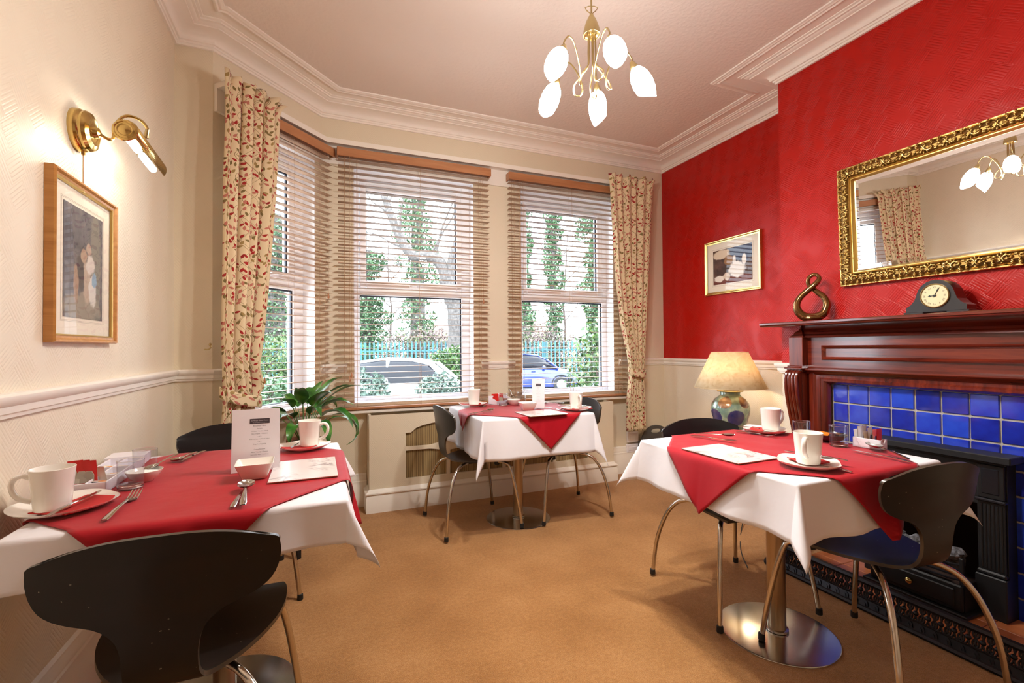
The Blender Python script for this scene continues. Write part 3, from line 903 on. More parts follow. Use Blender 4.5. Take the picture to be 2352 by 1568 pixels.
# hearth
M_hearth = base_mat('terracotta_hearth', (176, 104, 60), 0.45)
_v, _ = coords(M_hearth); set_col(M_hearth, ramp(M_hearth, noise(M_hearth, _v, 9, 3), [(0.3, (150, 82, 44)), (0.5, (182, 108, 62)), (0.7, (200, 128, 80))]))
b = MB()
hs = thing('hearth', 'terracotta hearth tiles inside the black fender', 'hearth', (0, 0, 0))
b = MB(); b.box(2.36, 2.836, .80, 1.876, 0, .004); b.build('bed', M_grout, hs)
for i in range(3):
    for j in range(7):
        b = MB(); y0 = .802 + j * .1535; x0 = 2.362 + i * .158; b.bbox(x0, x0 + .154, y0, y0 + .150, .003, .012, .002); b.build('hearth_tile', M_hearth, hs)
# ------------------------------------------------------------------ pierced fender
fd = thing('fender', 'black pierced cast iron fender along the front of the hearth', 'fender', (0, 0, 0))
FXo = 2.312
b = MB(); b.tube([(FXo, .55, .012), (FXo, 1.90, .012)], .014, 8); b.tube([(FXo, 1.90, .012), (2.70, 1.955, .012)], .014, 8); b.build('bottom_rail', M_iron, fd, smooth=True)
b = MB(); b.tube([(FXo + .036, .55, .120), (FXo + .036, 1.885, .120)], .015, 8); b.tube([(FXo + .036, 1.885, .120), (2.70, 1.935, .120)], .015, 8); b.build('top_rail', M_iron, fd, smooth=True)
b = MB(); b.tube([(FXo + .022, .55, .049), (FXo + .022, 1.895, .047)], .005, 6); b.build('middle_rail', M_iron, fd, smooth=True)
b = MB(); b.prism([(FXo - .002, .015), (FXo + .012, .045), (FXo + .017, .045), (FXo + .006, .012)], .55, 1.90, 'y') if False else None
b.add([(FXo + .002, .55, .014), (FXo + .002, 1.895, .014), (FXo + .022, 1.895, .047), (FXo + .022, .55, .047)], [(0, 1, 2, 3)]); b.build('scale_band', M_iron, fd)
b = MB()  # one fish scale: half disc leaning on the band
P = [Vector((0, 0.0212 * cos(pi * k / 10), 0.033 * sin(pi * k / 10))) for k in range(11)]
b.prism([(p.y, p.z) for p in P], -.005, .002, 'x')
P = [Vector((0, 0.0135 * cos(pi * k / 10), 0.022 * sin(pi * k / 10))) for k in range(11)]
b.prism([(p.y, p.z) for p in P], -.009, .002, 'x')
m_scale = b.mesh('scale', M_iron)
b = MB()  # one pierced unit: two interlaced ovals
def oval(cy, cz, ry, rz, r=.0038, n=14):
    b.tube([(0, cy + ry * cos(2 * pi * k / n), cz + rz * sin(2 * pi * k / n)) for k in range(n + 1)], r, 5, cap=False)
oval(-.0105, .033, .012, .032); oval(.0105, .033, .012, .032); oval(0, .016, .0095, .0145); oval(0, .052, .0095, .0145)
m_lat = b.mesh('fretwork', M_iron, True)
b = MB(); b.ball((0, 0, 0), .0105, 9, 6); m_ball = b.mesh('stud', M_iron, True)
n = 31
for k in range(n):
    y = .575 + k * .0435
    o = link('scale', m_scale, fd, (FXo + .001, y, .015), (0, radians(33), 0))
    o = link('fretwork', m_lat, fd, (FXo + .022, y, .050), (0, radians(12), 0))
    link('stud', m_ball, fd, (FXo + .026, y + .0217, .080))
for k in range(8):
    t = k / 8 + .06; x = lerp(FXo + .02, 2.70, t); y = lerp(1.893, 1.945, t)
    link('fretwork', m_lat, fd, (x, y, .048), (radians(-12), 0, radians(-82)))
b = MB(); b.lathe([(0, 0), (.030, 0), (.034, .01), (.028, .025), (.018, .04), (.020, .07), (.014, .10), (.020, .125), (.016, .14), (0, .146)], 14); b.build('corner_post', M_iron, fd, smooth=True, loc=(FXo + .016, 1.893, .001))

# ------------------------------------------------------------------ mirror
mi = thing('wall_mirror', 'large rectangular wall mirror in an ornate gilt frame above the mantelpiece', 'mirror', (0, 0, 0))
MY0, MY1, MZ0, MZ1 = .845, 1.812, 1.566, 2.252
MX = XC - .004
mi.matrix_world = Matrix.Translation((MX, 0, MZ0)) @ Matrix.Rotation(radians(-1.5), 4, 'Y') @ Matrix.Translation((-MX, 0, -MZ0))   # hangs tilted forward
b = MB()
def ring_frame(b, y0, y1, z0, z1, X, pts):
    rings = []
    for (i, pr_) in pts:
        rings.append([Vector((X - pr_, y1 - i, z0 + i)), Vector((X - pr_, y1 - i, z1 - i)), Vector((X - pr_, y0 + i, z1 - i)), Vector((X - pr_, y0 + i, z0 + i)), Vector((X - pr_, y1 - i, z0 + i))])
    b.grid(rings)
ring_frame(b, MY0, MY1, MZ0, MZ1, MX, [(0, 0), (0, .020), (.003, .026), (.009, .026), (.012, .020)])
b.build('outer_edge', M_gold, mi, smooth=True, angle=30)
b = MB(); ring_frame(b, MY0, MY1, MZ0, MZ1, MX, [(.011, .018), (.018, .024), (.034, .034), (.048, .034), (.058, .026), (.062, .018)]); b.build('carved_ground', M_golddk, mi, smooth=True, angle=30)
b = MB(); ring_frame(b, MY0, MY1, MZ0, MZ1, MX, [(.061, .016), (.062, .028), (.066, .031), (.070, .028), (.071, .022), (.073, .024), (.077, .024), (.079, .018), (.085, .010), (.087, .004)]); b.build('inner_lip', M_goldl, mi, smooth=True, angle=30)
# carved acanthus scrolls: real relief, joined per side
def ornament(L):
    b = MB(); n = max(1, round(L / .088)); p = L / n
    for k in range(n):
        c = (k + .5) * p
        # fan of leaflets rising from the inner edge
        for j in range(7):
            a = radians(-72 + 24 * j)
            d = .024 + .004 * (j % 2)
            M = Matrix.Translation((c + sin(a) * d * 1.15, -.004 + cos(a) * d, .036)) @ Matrix.Rotation(-a, 4, 'Z') @ Matrix.Rotation(.25, 4, 'X')
            b.ball((0, 0, 0), (.0050, .0125, .0060), 6, 5, None); 
            m_ = len(b.v) - (6 * 4 + 2)
            for q in range(m_, len(b.v)): b.v[q] = tuple(M @ Vector(b.v[q]))
        b.ball((c, -.016, .037), (.0075, .006, .006), 7, 5)
        for sg in (-1, 1):
            pts = [(c + sg * (.018 + .017 * cos(t)), .004 + .015 * sin(t), .036 + .002 * t) for t in [x * .55 for x in range(9)]]
            b.tube(pts, [.0045 - .0003 * q for q in range(9)], 5)
            for j in range(3):
                a = radians(40 + 40 * j) * sg
                b.tube([(c + sg * .040, -.018, .034), (c + sg * .040 - sin(a) * .010, -.018 + cos(a) * .012, .038), (c + sg * .040 - sin(a) * .016, -.018 + cos(a) * .026, .034)], [.003, .0042, .0015], 5)
            b.ball((c + sg * .0435, .019, .034), (.0055, .0055, .005), 6, 5)
    return b
for (L, M) in ((MY1 - MY0 - .05, Matrix(((0, 0, -1, MX), (1, 0, 0, MY0 + .025), (0, 1, 0, MZ0 + .036), (0, 0, 0, 1)))),
               (MY1 - MY0 - .05, Matrix(((0, 0, -1, MX), (-1, 0, 0, MY1 - .025), (0, -1, 0, MZ1 - .036), (0, 0, 0, 1)))),
               (MZ1 - MZ0 - .05, Matrix(((0, 0, -1, MX), (0, -1, 0, MY1 - .036), (1, 0, 0, MZ0 + .025), (0, 0, 0, 1)))),
               (MZ1 - MZ0 - .05, Matrix(((0, 0, -1, MX), (0, 1, 0, MY0 + .036), (-1, 0, 0, MZ1 - .025), (0, 0, 0, 1))))):
    b = ornament(L); b.v = [tuple(M @ Vector(p)) for p in b.v]
    o = b.build('carved_scrollwork', M_gold, mi, smooth=True, angle=None); o['kind'] = 'stuff'
gi = .086; bv = .024
b = MB(); b.add([(MX - .010, MY0 + gi + bv, MZ0 + gi + bv), (MX - .010, MY0 + gi + bv, MZ1 - gi - bv), (MX - .010, MY1 - gi - bv, MZ1 - gi - bv), (MX - .010, MY1 - gi - bv, MZ0 + gi + bv)], [(0, 1, 2, 3)]); b.box(MX - .006, MX, MY0 + .02, MY1 - .02, MZ0 + .02, MZ1 - .02); b.build('glass', M_mirror, mi)
b = MB(); ring_frame(b, MY0 + gi, MY1 - gi, MZ0 + gi, MZ1 - gi, MX, [(-.001, .0068), (bv, .010)]); b.build('bevelled_edge', M_mirror, mi)

# ------------------------------------------------------------------ mantel ornaments
# bronze figure-of-eight sculpture
M_bronze = base_mat('bronze_glaze', (136, 100, 56), 0.12, 0.9, coat=0.5)
sc = thing('sculpture', 'shiny bronze looped figure-of-eight sculpture on the left end of the mantel shelf', 'sculpture', (2.752, 1.928, 1.370), radians(32)); sc.scale = (1, .88, 1)
ctrl = [(0, 0.0, .024), (-.004, .046, .030), (-.012, .080, .064), (-.014, .086, .106), (-.014, .062, .150), (-.018, .012, .192), (-.018, -.030, .226), (-.008, -.046, .254), (.004, -.034, .276), (.006, -.008, .280), (.010, .016, .262), (.014, .020, .232), (.016, .000, .204), (.016, -.034, .174), (.014, -.070, .142), (.012, -.086, .098), (.006, -.070, .048), (0, -.036, .028), (0, 0.0, .024)]
rad = [.024, .027, .026, .022, .019, .018, .017, .014, .012, .012, .0125, .013, .014, .017, .020, .024, .026, .025, .024]
path = catmull(ctrl, 6); rr = [interp(i / 6, range(len(rad)), rad) for i in range(len(path))]
b = MB(); b.tube(path, rr, 14, cap=False); b.build('loop', M_bronze, sc, smooth=True, angle=None)
b = MB(); b.ball((0, 0, .020), (.036, .074, .020), 18, 8); b.build('foot', M_bronze, sc, smooth=True, angle=None)
# clock
ck = thing('mantel_clock', 'black napoleon-hat mantel clock with cream dial on the mantel shelf', 'clock', (2.700, 1.290, 1.370), 0)
def hat(sc_=1.0):
    P = [(-.118, .010), (-.118, .034), (-.100, .046), (-.084, .066), (-.075, .092)]
    for k in range(0, 13):
        a = radians(168 - 13 * k); P.append((.074 * cos(a) * sc_, .086 + .074 * sin(a) * sc_))
    P += [(.075, .092), (.084, .066), (.100, .046), (.118, .034), (.118, .010)]
    return P
M_clock = base_mat('black_clock_case', (32, 30, 32), 0.3, coat=0.3)
b = MB(); b.prism([(-p[0], p[1]) for p in hat()][::-1], 0, .080, 'x'); b.build('case', M_clock, ck)
b = MB(); b.bbox(-.006, .086, -.128, -.045, 0, .011, .002); b.bbox(-.006, .086, .045, .128, 0, .011, .002); b.bbox(-.002, .080, -.128, .128, .006, .011, .002); b.build('plinth', M_clock, ck)
M_dial = base_mat('cream_dial', (218, 206, 164), 0.5)
RX = Matrix.Rotation(-pi / 2, 4, 'Y')
b = MB(); b.lathe([(0, .001), (.053, .001), (.053, .003)], 36, RX @ Matrix.Translation((0, 0, 0))); b.v = [(p[0], p[1], p[2] + .084) for p in b.v]; b.build('dial', M_dial, ck)
b = MB(); b.lathe([(.052, .000), (.058, .000), (.058, .006), (.055, .008), (.052, .004)], 40, RX, cap0=False, cap1=False); b.v = [(p[0], p[1], p[2] + .084) for p in b.v]; b.build('bezel', M_brassd, ck, smooth=True)
M_num = base_mat('dial_numerals', (92, 84, 66), 0.7)
# local face frame: viewer looks along +x; viewer's right is -y
for i, s_ in enumerate(['XII', 'I', 'II', 'III', 'IIII', 'V', 'VI', 'VII', 'VIII', 'IX', 'X', 'XI']):
    me = text_mesh(s_, .0125, M_num)
    a = radians(30 * i)
    M = Matrix(((0, 0, -1, -.0034), (-1, 0, 0, 0), (0, 1, 0, .084), (0, 0, 0, 1))) @ Matrix.Rotation(-a, 4, 'Z') @ Matrix.Translation((0, .036, 0))
    o = link('numeral', me, ck); o.matrix_local = M
for nm, a, L, w in (('hour_hand', 268, .026, .0032), ('minute_hand', 26, .042, .0022)):
    b = MB(); b.prism([(-w * .6, -.008), (w * .6, -.008), (w * .5, L * .55), (w * 1.5, L * .68), (0, L), (-w * 1.5, L * .68), (-w * .5, L * .55)], 0, .0012)
    o = b.build(nm, M_rubber, ck); o.matrix_local = Matrix(((0, 0, -1, -.004), (-1, 0, 0, 0), (0, 1, 0, .084), (0, 0, 0, 1))) @ Matrix.Rotation(-radians(a), 4, 'Z')
b = MB(); b.lathe([(0, 0), (.0052, 0), (.0052, .003), (0, .003)], 12, Matrix.Translation((-.004, 0, .084)) @ RX); b.build('hand_boss', M_rubber, ck)

# ------------------------------------------------------------------ pictures
def art_mat(name, stops, seed, scale, blobs, axes):
    """soft painted print: mottled ground with pale and dark patches (a generic scene, not the artist's work)"""
    m = base_mat(name, (120, 110, 100), 0.7); nt = m.node_tree
    uvn = nt.nodes.new('ShaderNodeUVMap'); sp_ = nt.nodes.new('ShaderNodeSeparateXYZ'); nt.links.new(uvn.outputs[0], sp_.inputs[0])
    u, v = N(nt, sp_.outputs[0]), N(nt, sp_.outputs[1])
    vec = combine(nt, u + seed, v * axes)
    col = ramp(m, noise(m, vec, scale, 5, 0.6, dist=0.4), stops)
    wob = noise(m, vec, scale * 2.2, 3)
    for (cx, cy, rx, ry, c) in blobs:
        d = (((u - cx) / rx).pow(2.0) + ((v - cy) / ry).pow(2.0)).sqrt() + (wob - 0.5) * 0.9
        k = 1 - d.smooth(0.75, 1.05)
        col = mixc(m, k, col, c)
    set_col(m, col); return m
def picture(name, lab, M, w, h, fw, mat_w, frame_m, art, proud=.02, lip=None, depth=.022):
    """M maps local (x right, y up, z out of wall) to the world"""
    t = thing(name, lab, 'picture'); t.matrix_world = M
    b = MB(); n_ = []
    def ring(i, z): return [Vector((i, i, z)), Vector((w - i, i, z)), Vector((w - i, h - i, z)), Vector((i, h - i, z)), Vector((i, i, z))]
    b.grid([ring(i, z) for i, z in ((0, .001), (0, depth * .8), (.003, depth), (fw * .35, depth * .96), (fw * .6, depth * .7), (fw, depth * .62))], flip=True)
    b.add([(0, 0, .001), (w, 0, .001), (w, h, .001), (0, h, .001)], [(0, 1, 2, 3)])
    b.build('frame', frame_m, t, smooth=True, angle=25)
    if lip:
        b = MB(); b.grid([ring(i, z) for i, z in ((fw - .001, depth * .5), (fw, depth * .68), (fw + .004, depth * .62), (fw + .006, depth * .38))], flip=True); b.build('inner_slip', lip, t)
    b = MB(); b.box(fw * .8, w - fw * .8, fw * .8, h - fw * .8, depth * .20, depth * .32); b.build('mount', M_mount, t)
    a = fw + mat_w[0]; c = fw + mat_w[1]
    for k in ((.014, .010) if mat_w[0] > .05 else ()):
        b = MB(); i = a - k
        e = .0008
        for (x0, x1, y0, y1) in ((i, w - i, c - k, c - k + e), (i, w - i, h - c + k - e, h - c + k), (i, i + e, c - k, h - c + k), (w - i - e, w - i, c - k, h - c + k)): b.box(x0, x1, y0, y1, depth * .32, depth * .33)
        b.build('mount_line', M_mline, t)
    b = MB(); b.add([(a, c, depth * .36), (w - a, c, depth * .36), (w - a, h - c, depth * .36), (a, h - c, depth * .36)], [(0, 1, 2, 3)], [(0, 0), (1, 0), (1, 1), (0, 1)]); b.build('print', art, t)
    b = MB(); b.box(fw * .9, w - fw * .9, fw * .9, h - fw * .9, depth * .44, depth * .48); b.build('picture_glass', M_picglass, t)
    return t
M_mount = base_mat('cream_mount', (232, 222, 204), 0.8)
M_mline = base_mat('mount_rule', (150, 140, 120), 0.8)
A1 = art_mat('muted_print', [(0.3, (62, 60, 66)), (0.5, (92, 90, 96)), (0.7, (122, 116, 112))], 1.3, 4.0,
             [(.80, .45, .16, .70, (120, 116, 106)), (.45, .10, .50, .14, (140, 130, 116)), (.40, .42, .13, .16, (70, 62, 64)), (.58, .36, .11, .26, (176, 156, 138)), (.30, .30, .07, .20, (160, 132, 112)),
              (.66, .52, .13, .10, (206, 196, 186)), (.72, .28, .11, .17, (204, 198, 190)), (.77, .38, .07, .08, (130, 160, 182)), (.62, .66, .08, .06, (176, 150, 132)), (.50, .58, .09, .07, (166, 138, 116))], 1.3)
picture('framed_print', 'tall framed print in an oak frame under the brass wall light', Matrix(((0, 0, 1, XL), (1, 0, 0, 1.850), (0, 1, 0, 1.249), (0, 0, 0, 1))), .475, .548, .022, (.070, .062), M_oak, A1, lip=M_goldl, depth=.030)
A2 = art_mat('warm_print', [(0.3, (52, 40, 38)), (0.5, (84, 60, 52)), (0.7, (112, 84, 66))], 5.1, 4.0,
             [(.75, .80, .42, .28, (74, 84, 108)), (.5, .08, .7, .14, (110, 52, 42)), (.22, .86, .24, .14, (214, 196, 170)), (.42, .66, .13, .15, (150, 110, 70)), (.62, .36, .22, .24, (228, 222, 212)), (.56, .60, .05, .16, (232, 224, 214)), (.80, .60, .06, .18, (230, 224, 214)), (.16, .16, .16, .10, (226, 218, 206)), (.36, .20, .10, .12, (206, 190, 170))], 1.0)
picture('framed_print', 'small framed print in a gilt frame on the red wall above the lamp', Matrix(((0, 0, -1, XR), (-1, 0, 0, 3.238), (0, 1, 0, 1.674), (0, 0, 0, 1))), .582, .474, .026, (.062, .062), M_goldl, A2, depth=.024)
# ================================================================== LIGHTS
# ------------------------------------------------------------------ ceiling light
ch = thing('chandelier', 'five-arm brass ceiling light with lit white tulip shades', 'ceiling light', (1.085, 1.719, 0.1745))
ch.scale = (.857, .857, .857)   # sized from its reflection in the mirror
CZL = (CZ - .1745) / .857
b = MB(); b.tube([(0, 0, 2.895), (0, 0, CZL - .02)], .0045, 8); b.build('rod', M_brassd, ch, smooth=True)
b = MB(); b.lathe([(0, CZL), (.055, CZL), (.055, CZL - .008), (.03, CZL - .03), (.008, CZL - .036)], 20); b.build('ceiling_rose', M_brassd, ch, smooth=True)
b = MB(); b.lathe([(0, 2.905), (.008, 2.903), (.013, 2.892), (.024, 2.872), (.034, 2.845), (.041, 2.818), (.043, 2.795), (.040, 2.795), (.036, 2.802), (0, 2.806)], 24); b.build('bell', M_brassd, ch, smooth=True, angle=60)
b = MB(); b.tube([(0, 0, 2.902), (.022, -0.009, 2.922), (.030, -.012, 2.936), (.014, -.006, 2.944), (-.014, .006, 2.944), (-.030, .012, 2.936), (-.022, .009, 2.922), (0, 0, 2.902)], .0024, 6); b.build('hanging_loop', M_brassd, ch, smooth=True)
def shade_mesh():
    """opal tulip: closed at the socket, cut on a slant at the mouth; axis along -z, socket at origin"""
    b = MB(); n = 28; rows = []
    prof = [(0.0, .020), (.008, .029), (.026, .040), (.050, .0475), (.078, .051), (.106, .0495), (.132, .044), (.156, .035), (.176, .027)]
    for i, (d, r) in enumerate(prof):
        row = []
        for k in range(n + 1):
            a = 2 * pi * k / n
            cut = (.5 + .5 * cos(a)); dd = d * (1 - .34 * (d / .176) ** 2 * cut)
            r2 = interp(dd, [p[0] for p in prof], [p[1] for p in prof])
            row.append(Vector((r2 * cos(a), r2 * sin(a), -dd)))
        rows.append(row)
    b.grid(rows)
    b.add(rows[0][:-1], [tuple(range(n))])
    cap = [v * .93 + Vector((0, 0, .006)) for v in rows[-1][:-1]]
    mb_ = MB(); mb_.add(cap, [tuple(range(n))[::-1]])
    return b.mesh('shade', M_shade_glow, True), mb_.mesh('bulb', M_mouth)
me_sh, me_bulb = shade_mesh()
b = MB(); b.lathe([(.006, .034), (.011, .031), (.018, .010), (.0225, -.006), (.0215, -.012), (0, -.010)], 16); me_sock = b.mesh('socket', M_brassd, True, 50)
for i, deg in enumerate((198, 261.5, 339, 51, 119)):
    a = radians(deg); er = Vector((cos(a), sin(a), 0)); et = Vector((-sin(a), cos(a), 0)); ez = Vector((0, 0, 1))
    tilt = radians(28)
    ax = (er * sin(tilt) - ez * cos(tilt))
    sock = er * .215 + ez * 2.632
    P = [er * .018 + ez * 2.80, er * .020 + ez * 2.72, er * .024 + ez * 2.645, er * .06 + et * .012 + ez * 2.600, er * .092 + et * .020 + ez * 2.565, er * .098 + et * .006 + ez * 2.525, er * .075 - et * .012 + ez * 2.520,
         er * .066 - et * .018 + ez * 2.560, er * .085 - et * .012 + ez * 2.630, er * .130 - et * .004 + ez * 2.705, er * .170 + ez * 2.718, er * .202 + ez * 2.678, sock - ax * .028]
    b = MB(); b.tube(catmull(P, 6), .0042, 7); arm = b.build('arm', M_brassd, ch, smooth=True, angle=None)
    z = -ax; x = (er * cos(tilt) + ez * sin(tilt)); y = z.cross(x)
    M = Matrix(((x.x, y.x, z.x, sock.x), (x.y, y.y, z.y, sock.y), (x.z, y.z, z.z, sock.z), (0, 0, 0, 1)))
    o = link('socket', me_sock, arm); o.matrix_local = M
    o = link('bulb', me_bulb, arm); o.matrix_local = M @ Matrix.Translation((0, 0, -.006)) @ Matrix.Rotation(radians(i * 77), 4, 'Z')
    o = link('shade', me_sh, arm); o.matrix_local = M @ Matrix.Translation((0, 0, -.006)) @ Matrix.Rotation(radians(i * 77), 4, 'Z')

# ------------------------------------------------------------------ picture light on the left wall
pl = thing('wall_light', 'polished brass picture light with a half-round shade and pull cord on the cream wall', 'wall light', (0, 0, 0))
c = Vector((XL, 2.055, 1.985))
RW = Matrix.Translation(c) @ Matrix.Rotation(pi / 2, 4, 'Y')
b = MB(); b.lathe([(0, 0), (.072, 0), (.073, .014), (.070, .022), (.066, .026), (.068, .034), (.062, .044), (.046, .050), (.034, .046), (.020, .048), (.016, .062), (.008, .066), (0, .066)], 32, RW); b.build('wall_plate', M_brass, pl, smooth=True, angle=35)
b = MB(); b.tube([c + Vector((.018, 0, -.070)), c + Vector((.018, 0, -.084))], .006, 8); b.build('switch', M_brass, pl, smooth=True)
b = MB(); b.tube([c + Vector((.018, 0, -.082)), c + Vector((.018, 0.002, -.205))], .0018, 5); b.build('pull_chain', M_cord, pl)
b = MB(); b.lathe([(.0015, 0), (.006, -.013), (0, -.013)], 10, Matrix.Translation(c + Vector((.018, .002, -.203)))); b.build('pull_end', M_brassd, pl)
ca = Vector((-.640, 2.030, 1.998)); cb = Vector((-.640, 2.355, 1.976)); R = .037
arm = catmull([c + Vector((.060, 0, 0)), c + Vector((.082, .012, -.012)), Vector((-.692, 2.085, 1.985)), Vector((-.690, 2.098, 2.040)), Vector((-.662, 2.110, 2.082)), Vector((-.622, 2.122, 2.078)), Vector((-.603, 2.130, 2.050)), Vector((-.606, 2.132, 2.026))], 6)
b = MB(); b.tube(arm, .0052, 9); b.build('arm', M_brass, pl, smooth=True)
b = MB(); b.tube([Vector((-.603, 2.130, 2.050)), Vector((-.608, 2.133, 2.020))], [.008, .009], 10); b.build('arm_socket', M_brassd, pl, smooth=True)
ax = (cb - ca).normalized(); upv = Vector((0.50, 0, 0.86)); upv = (upv - ax * upv.dot(ax)).normalized(); sv = ax.cross(upv)
def half(r, p, k, n=26):
    a = -radians(8) + (pi + radians(16)) * k / n
    return p + sv * (r * cos(a)) + upv * (r * sin(a))
b = MB()
rows = []
for i in range(2):
    p = (ca, cb)[i]; row = []
    for k in range(53): row.append(half(R + (.0012 if k % 2 else -.0006), p, k, 52))
    rows.append(row)
b.grid(rows)
o = b.build('shade', M_brass, pl, smooth=True, angle=60); md = o.modifiers.new('thickness', 'SOLIDIFY'); md.thickness = .0018
b = MB(); MA = Matrix(((sv.x, upv.x, -ax.x, ca.x), (sv.y, upv.y, -ax.y, ca.y), (sv.z, upv.z, -ax.z, ca.z), (0, 0, 0, 1)))
b.lathe([(R, -.004), (R + .002, 0), (R, .004), (R * .86, .006), (R * .8, .004), (R * .62, .007), (R * .52, .005), (R * .3, .009), (0, .010)], 32, MA, cap0=False); b.build('end_cap', M_brass, pl, smooth=True, angle=30)
for t0, t1 in ((.05, .46), (.54, .985)):
    b = MB(); q0 = ca.lerp(cb, t0) - upv * .008; q1 = ca.lerp(cb, t1) - upv * .008
    b.tube([q0, q0.lerp(q1, .06), q0.lerp(q1, .5), q0.lerp(q1, .94), q1], [.006, .013, .013, .013, .006], 12); b.build('tube_bulb', M_bulb, pl, smooth=True)

# ------------------------------------------------------------------ table lamp
LX, LY = 2.915, 2.70
st = thing('side_table', 'low dark wooden side table under the table lamp in the alcove', 'side table', (LX, LY, 0))
b = MB(); b.bbox(-.21, .21, -.21, .21, .505, .530, .005); b.build('table_top', M_mahog, st)
for sx in (-1, 1):
    for sy in (-1, 1):
        b = MB(); b.bbox(sx * .18 - .016, sx * .18 + .016, sy * .18 - .016, sy * .18 + .016, 0, .505, .003); b.build('leg', M_mahog_v, st)
lp = thing('table_lamp', 'lit table lamp with a cream cone shade and a painted ceramic vase base', 'lamp', (LX, LY, .5306))
M_vase = base_mat('painted_ceramic', (120, 140, 120), 0.14, 0.08, coat=0.6)
def _vase():
    m = M_vase; nt = m.node_tree
    vec, (x, y, z) = coords(m)
    an = nt.nodes.new('ShaderNodeMath'); an.operation = 'ARCTAN2'; nt.links.new(y.s, an.inputs[0]); nt.links.new(x.s, an.inputs[1])
    th = N(nt, an.outputs[0]) / (2 * pi) * 5.0
    ground = ramp(m, noise(m, vec, 18, 4), [(0.3, (104, 128, 136)), (0.5, (134, 160, 142)), (0.7, (180, 190, 164))])
    def ring(zc, rz, off, rw, c, colr):
        f = (th + off).fract() - 0.5
        d = (((f / rw).pow(2.0)) + (((z - zc) / rz).pow(2.0))).sqrt() + (noise(m, vec, 30, 2) - 0.5) * .2
        return mixc(m, 1 - d.smooth(.9, 1.0), c, colr)
    pat = ramp(m, noise(m, vec, 12, 3), [(0.35, (44, 52, 110)), (0.55, (84, 72, 110)), (0.7, (120, 92, 100))])
    pat2 = ramp(m, noise(m, vec, 15, 3), [(0.35, (96, 72, 74)), (0.55, (160, 122, 92)), (0.7, (196, 150, 106))])
    c = ring(.155, .062, 0.15, .40, ground, pat)
    c = ring(.268, .045, 0.65, .34, c, pat2)
    set_col(m, c)
_vase()
b = MB(); b.lathe([(0, 0), (.070, 0), (.074, .008), (.092, .05), (.118, .11), (.137, .18), (.140, .215), (.132, .255), (.108, .290), (.078, .310), (.070, .322), (.072, .336), (.070, .342), (0, .342)], 40); b.build('vase_base', M_vase, lp, smooth=True, angle=50)
b = MB(); b.lathe([(.066, .340), (.092, .344), (.095, .348), (.068, .352), (0, .353)], 40); b.build('vase_rim', M_brassd, lp, smooth=True, angle=50)
b = MB(); b.lathe([(.066, .352), (.064, .365), (.060, .372), (.02, .376), (0, .376)], 28); b.build('vase_collar', M_brassd, lp, smooth=True)
M_lampshade = bpy.data.materials.new('parchment_shade'); M_lampshade.use_nodes = True
_nt = M_lampshade.node_tree; _b = bsdf(M_lampshade); _b.inputs['Base Color'].default_value = lin((236, 218, 180)); _b.inputs['Roughness'].default_value = .7
_tr = _nt.nodes.new('ShaderNodeBsdfTranslucent'); _mx = _nt.nodes.new('ShaderNodeMixShader'); _mx.inputs[0].default_value = .38
_v, _ = coords(M_lampshade); _nn = noise(M_lampshade, _v, 14, 4, dist=2.0)
_c = ramp(M_lampshade, _nn, [(0.3, (226, 204, 160)), (0.5, (238, 220, 184)), (0.7, (244, 230, 200))]); set_col(M_lampshade, _c); _nt.links.new(_c, _tr.inputs[0])
_nt.links.new(_b.outputs[0], _mx.inputs[1]); _nt.links.new(_tr.outputs[0], _mx.inputs[2]); _nt.links.new(_mx.outputs[0], _nt.nodes['Material Output'].inputs[0])
b = MB(); b.lathe([(.258, .375), (.132, .645)], 56, cap0=False, cap1=False); o = b.build('lamp_shade', M_lampshade, lp, smooth=True, angle=None); md = o.modifiers.new('thickness', 'SOLIDIFY'); md.thickness = .0015
b = MB()
for r, z in ((.2585, .375), (.1325, .645)): b.tube([(r * cos(2 * pi * k / 48), r * sin(2 * pi * k / 48), z) for k in range(49)], .0022, 6, cap=False)
b.build('shade_rim', M_lampshade, lp, smooth=True)
b = MB(); b.tube([(0, 0, .376), (0, 0, .46)], .014, 10); b.build('lamp_holder', M_brassd, lp, smooth=True)
M_lbulb = emit_mat('lamp_bulb', (1.0, .80, .54), 120.0 * TABLE_LAMP / 7.0)
b = MB(); b.ball((0, 0, .505), (.032, .032, .045), 14, 10); b.build('bulb', M_lbulb, lp, smooth=True, angle=None)
b = MB(); b.tube(catmull([(.05, -.12, .006), (.03, -.19, .007), (.01, -.222, .004), (-.02, -.235, -.05), (-.14, -.27, -.40), (-.35, -.40, -.525), (-.60, -.62, -.526), (-.75, -.80, -.526)], 8), .003, 6); b.build('flex', M_rubber, lp, smooth=True)

# ------------------------------------------------------------------ corner bits
M_dkgrey = base_mat('dark_grey_plastic', (70, 68, 66), 0.5)
fs = thing('folding_stool', 'dark grey plastic folding stool with a hand hole leaning in the corner', 'stool', (3.035, 3.715, 0), radians(-4))
out = [(-.165, 0), (-.165, .30)] + [(.165 * cos(radians(180 - 15 * k)) , .30 + .155 * sin(radians(180 - 15 * k))) for k in range(1, 12)] + [(.165, .30), (.165, 0)]
hole = [(.062 * cos(radians(30 * k)), .400 + .022 * sin(radians(30 * k))) for k in range(12)]
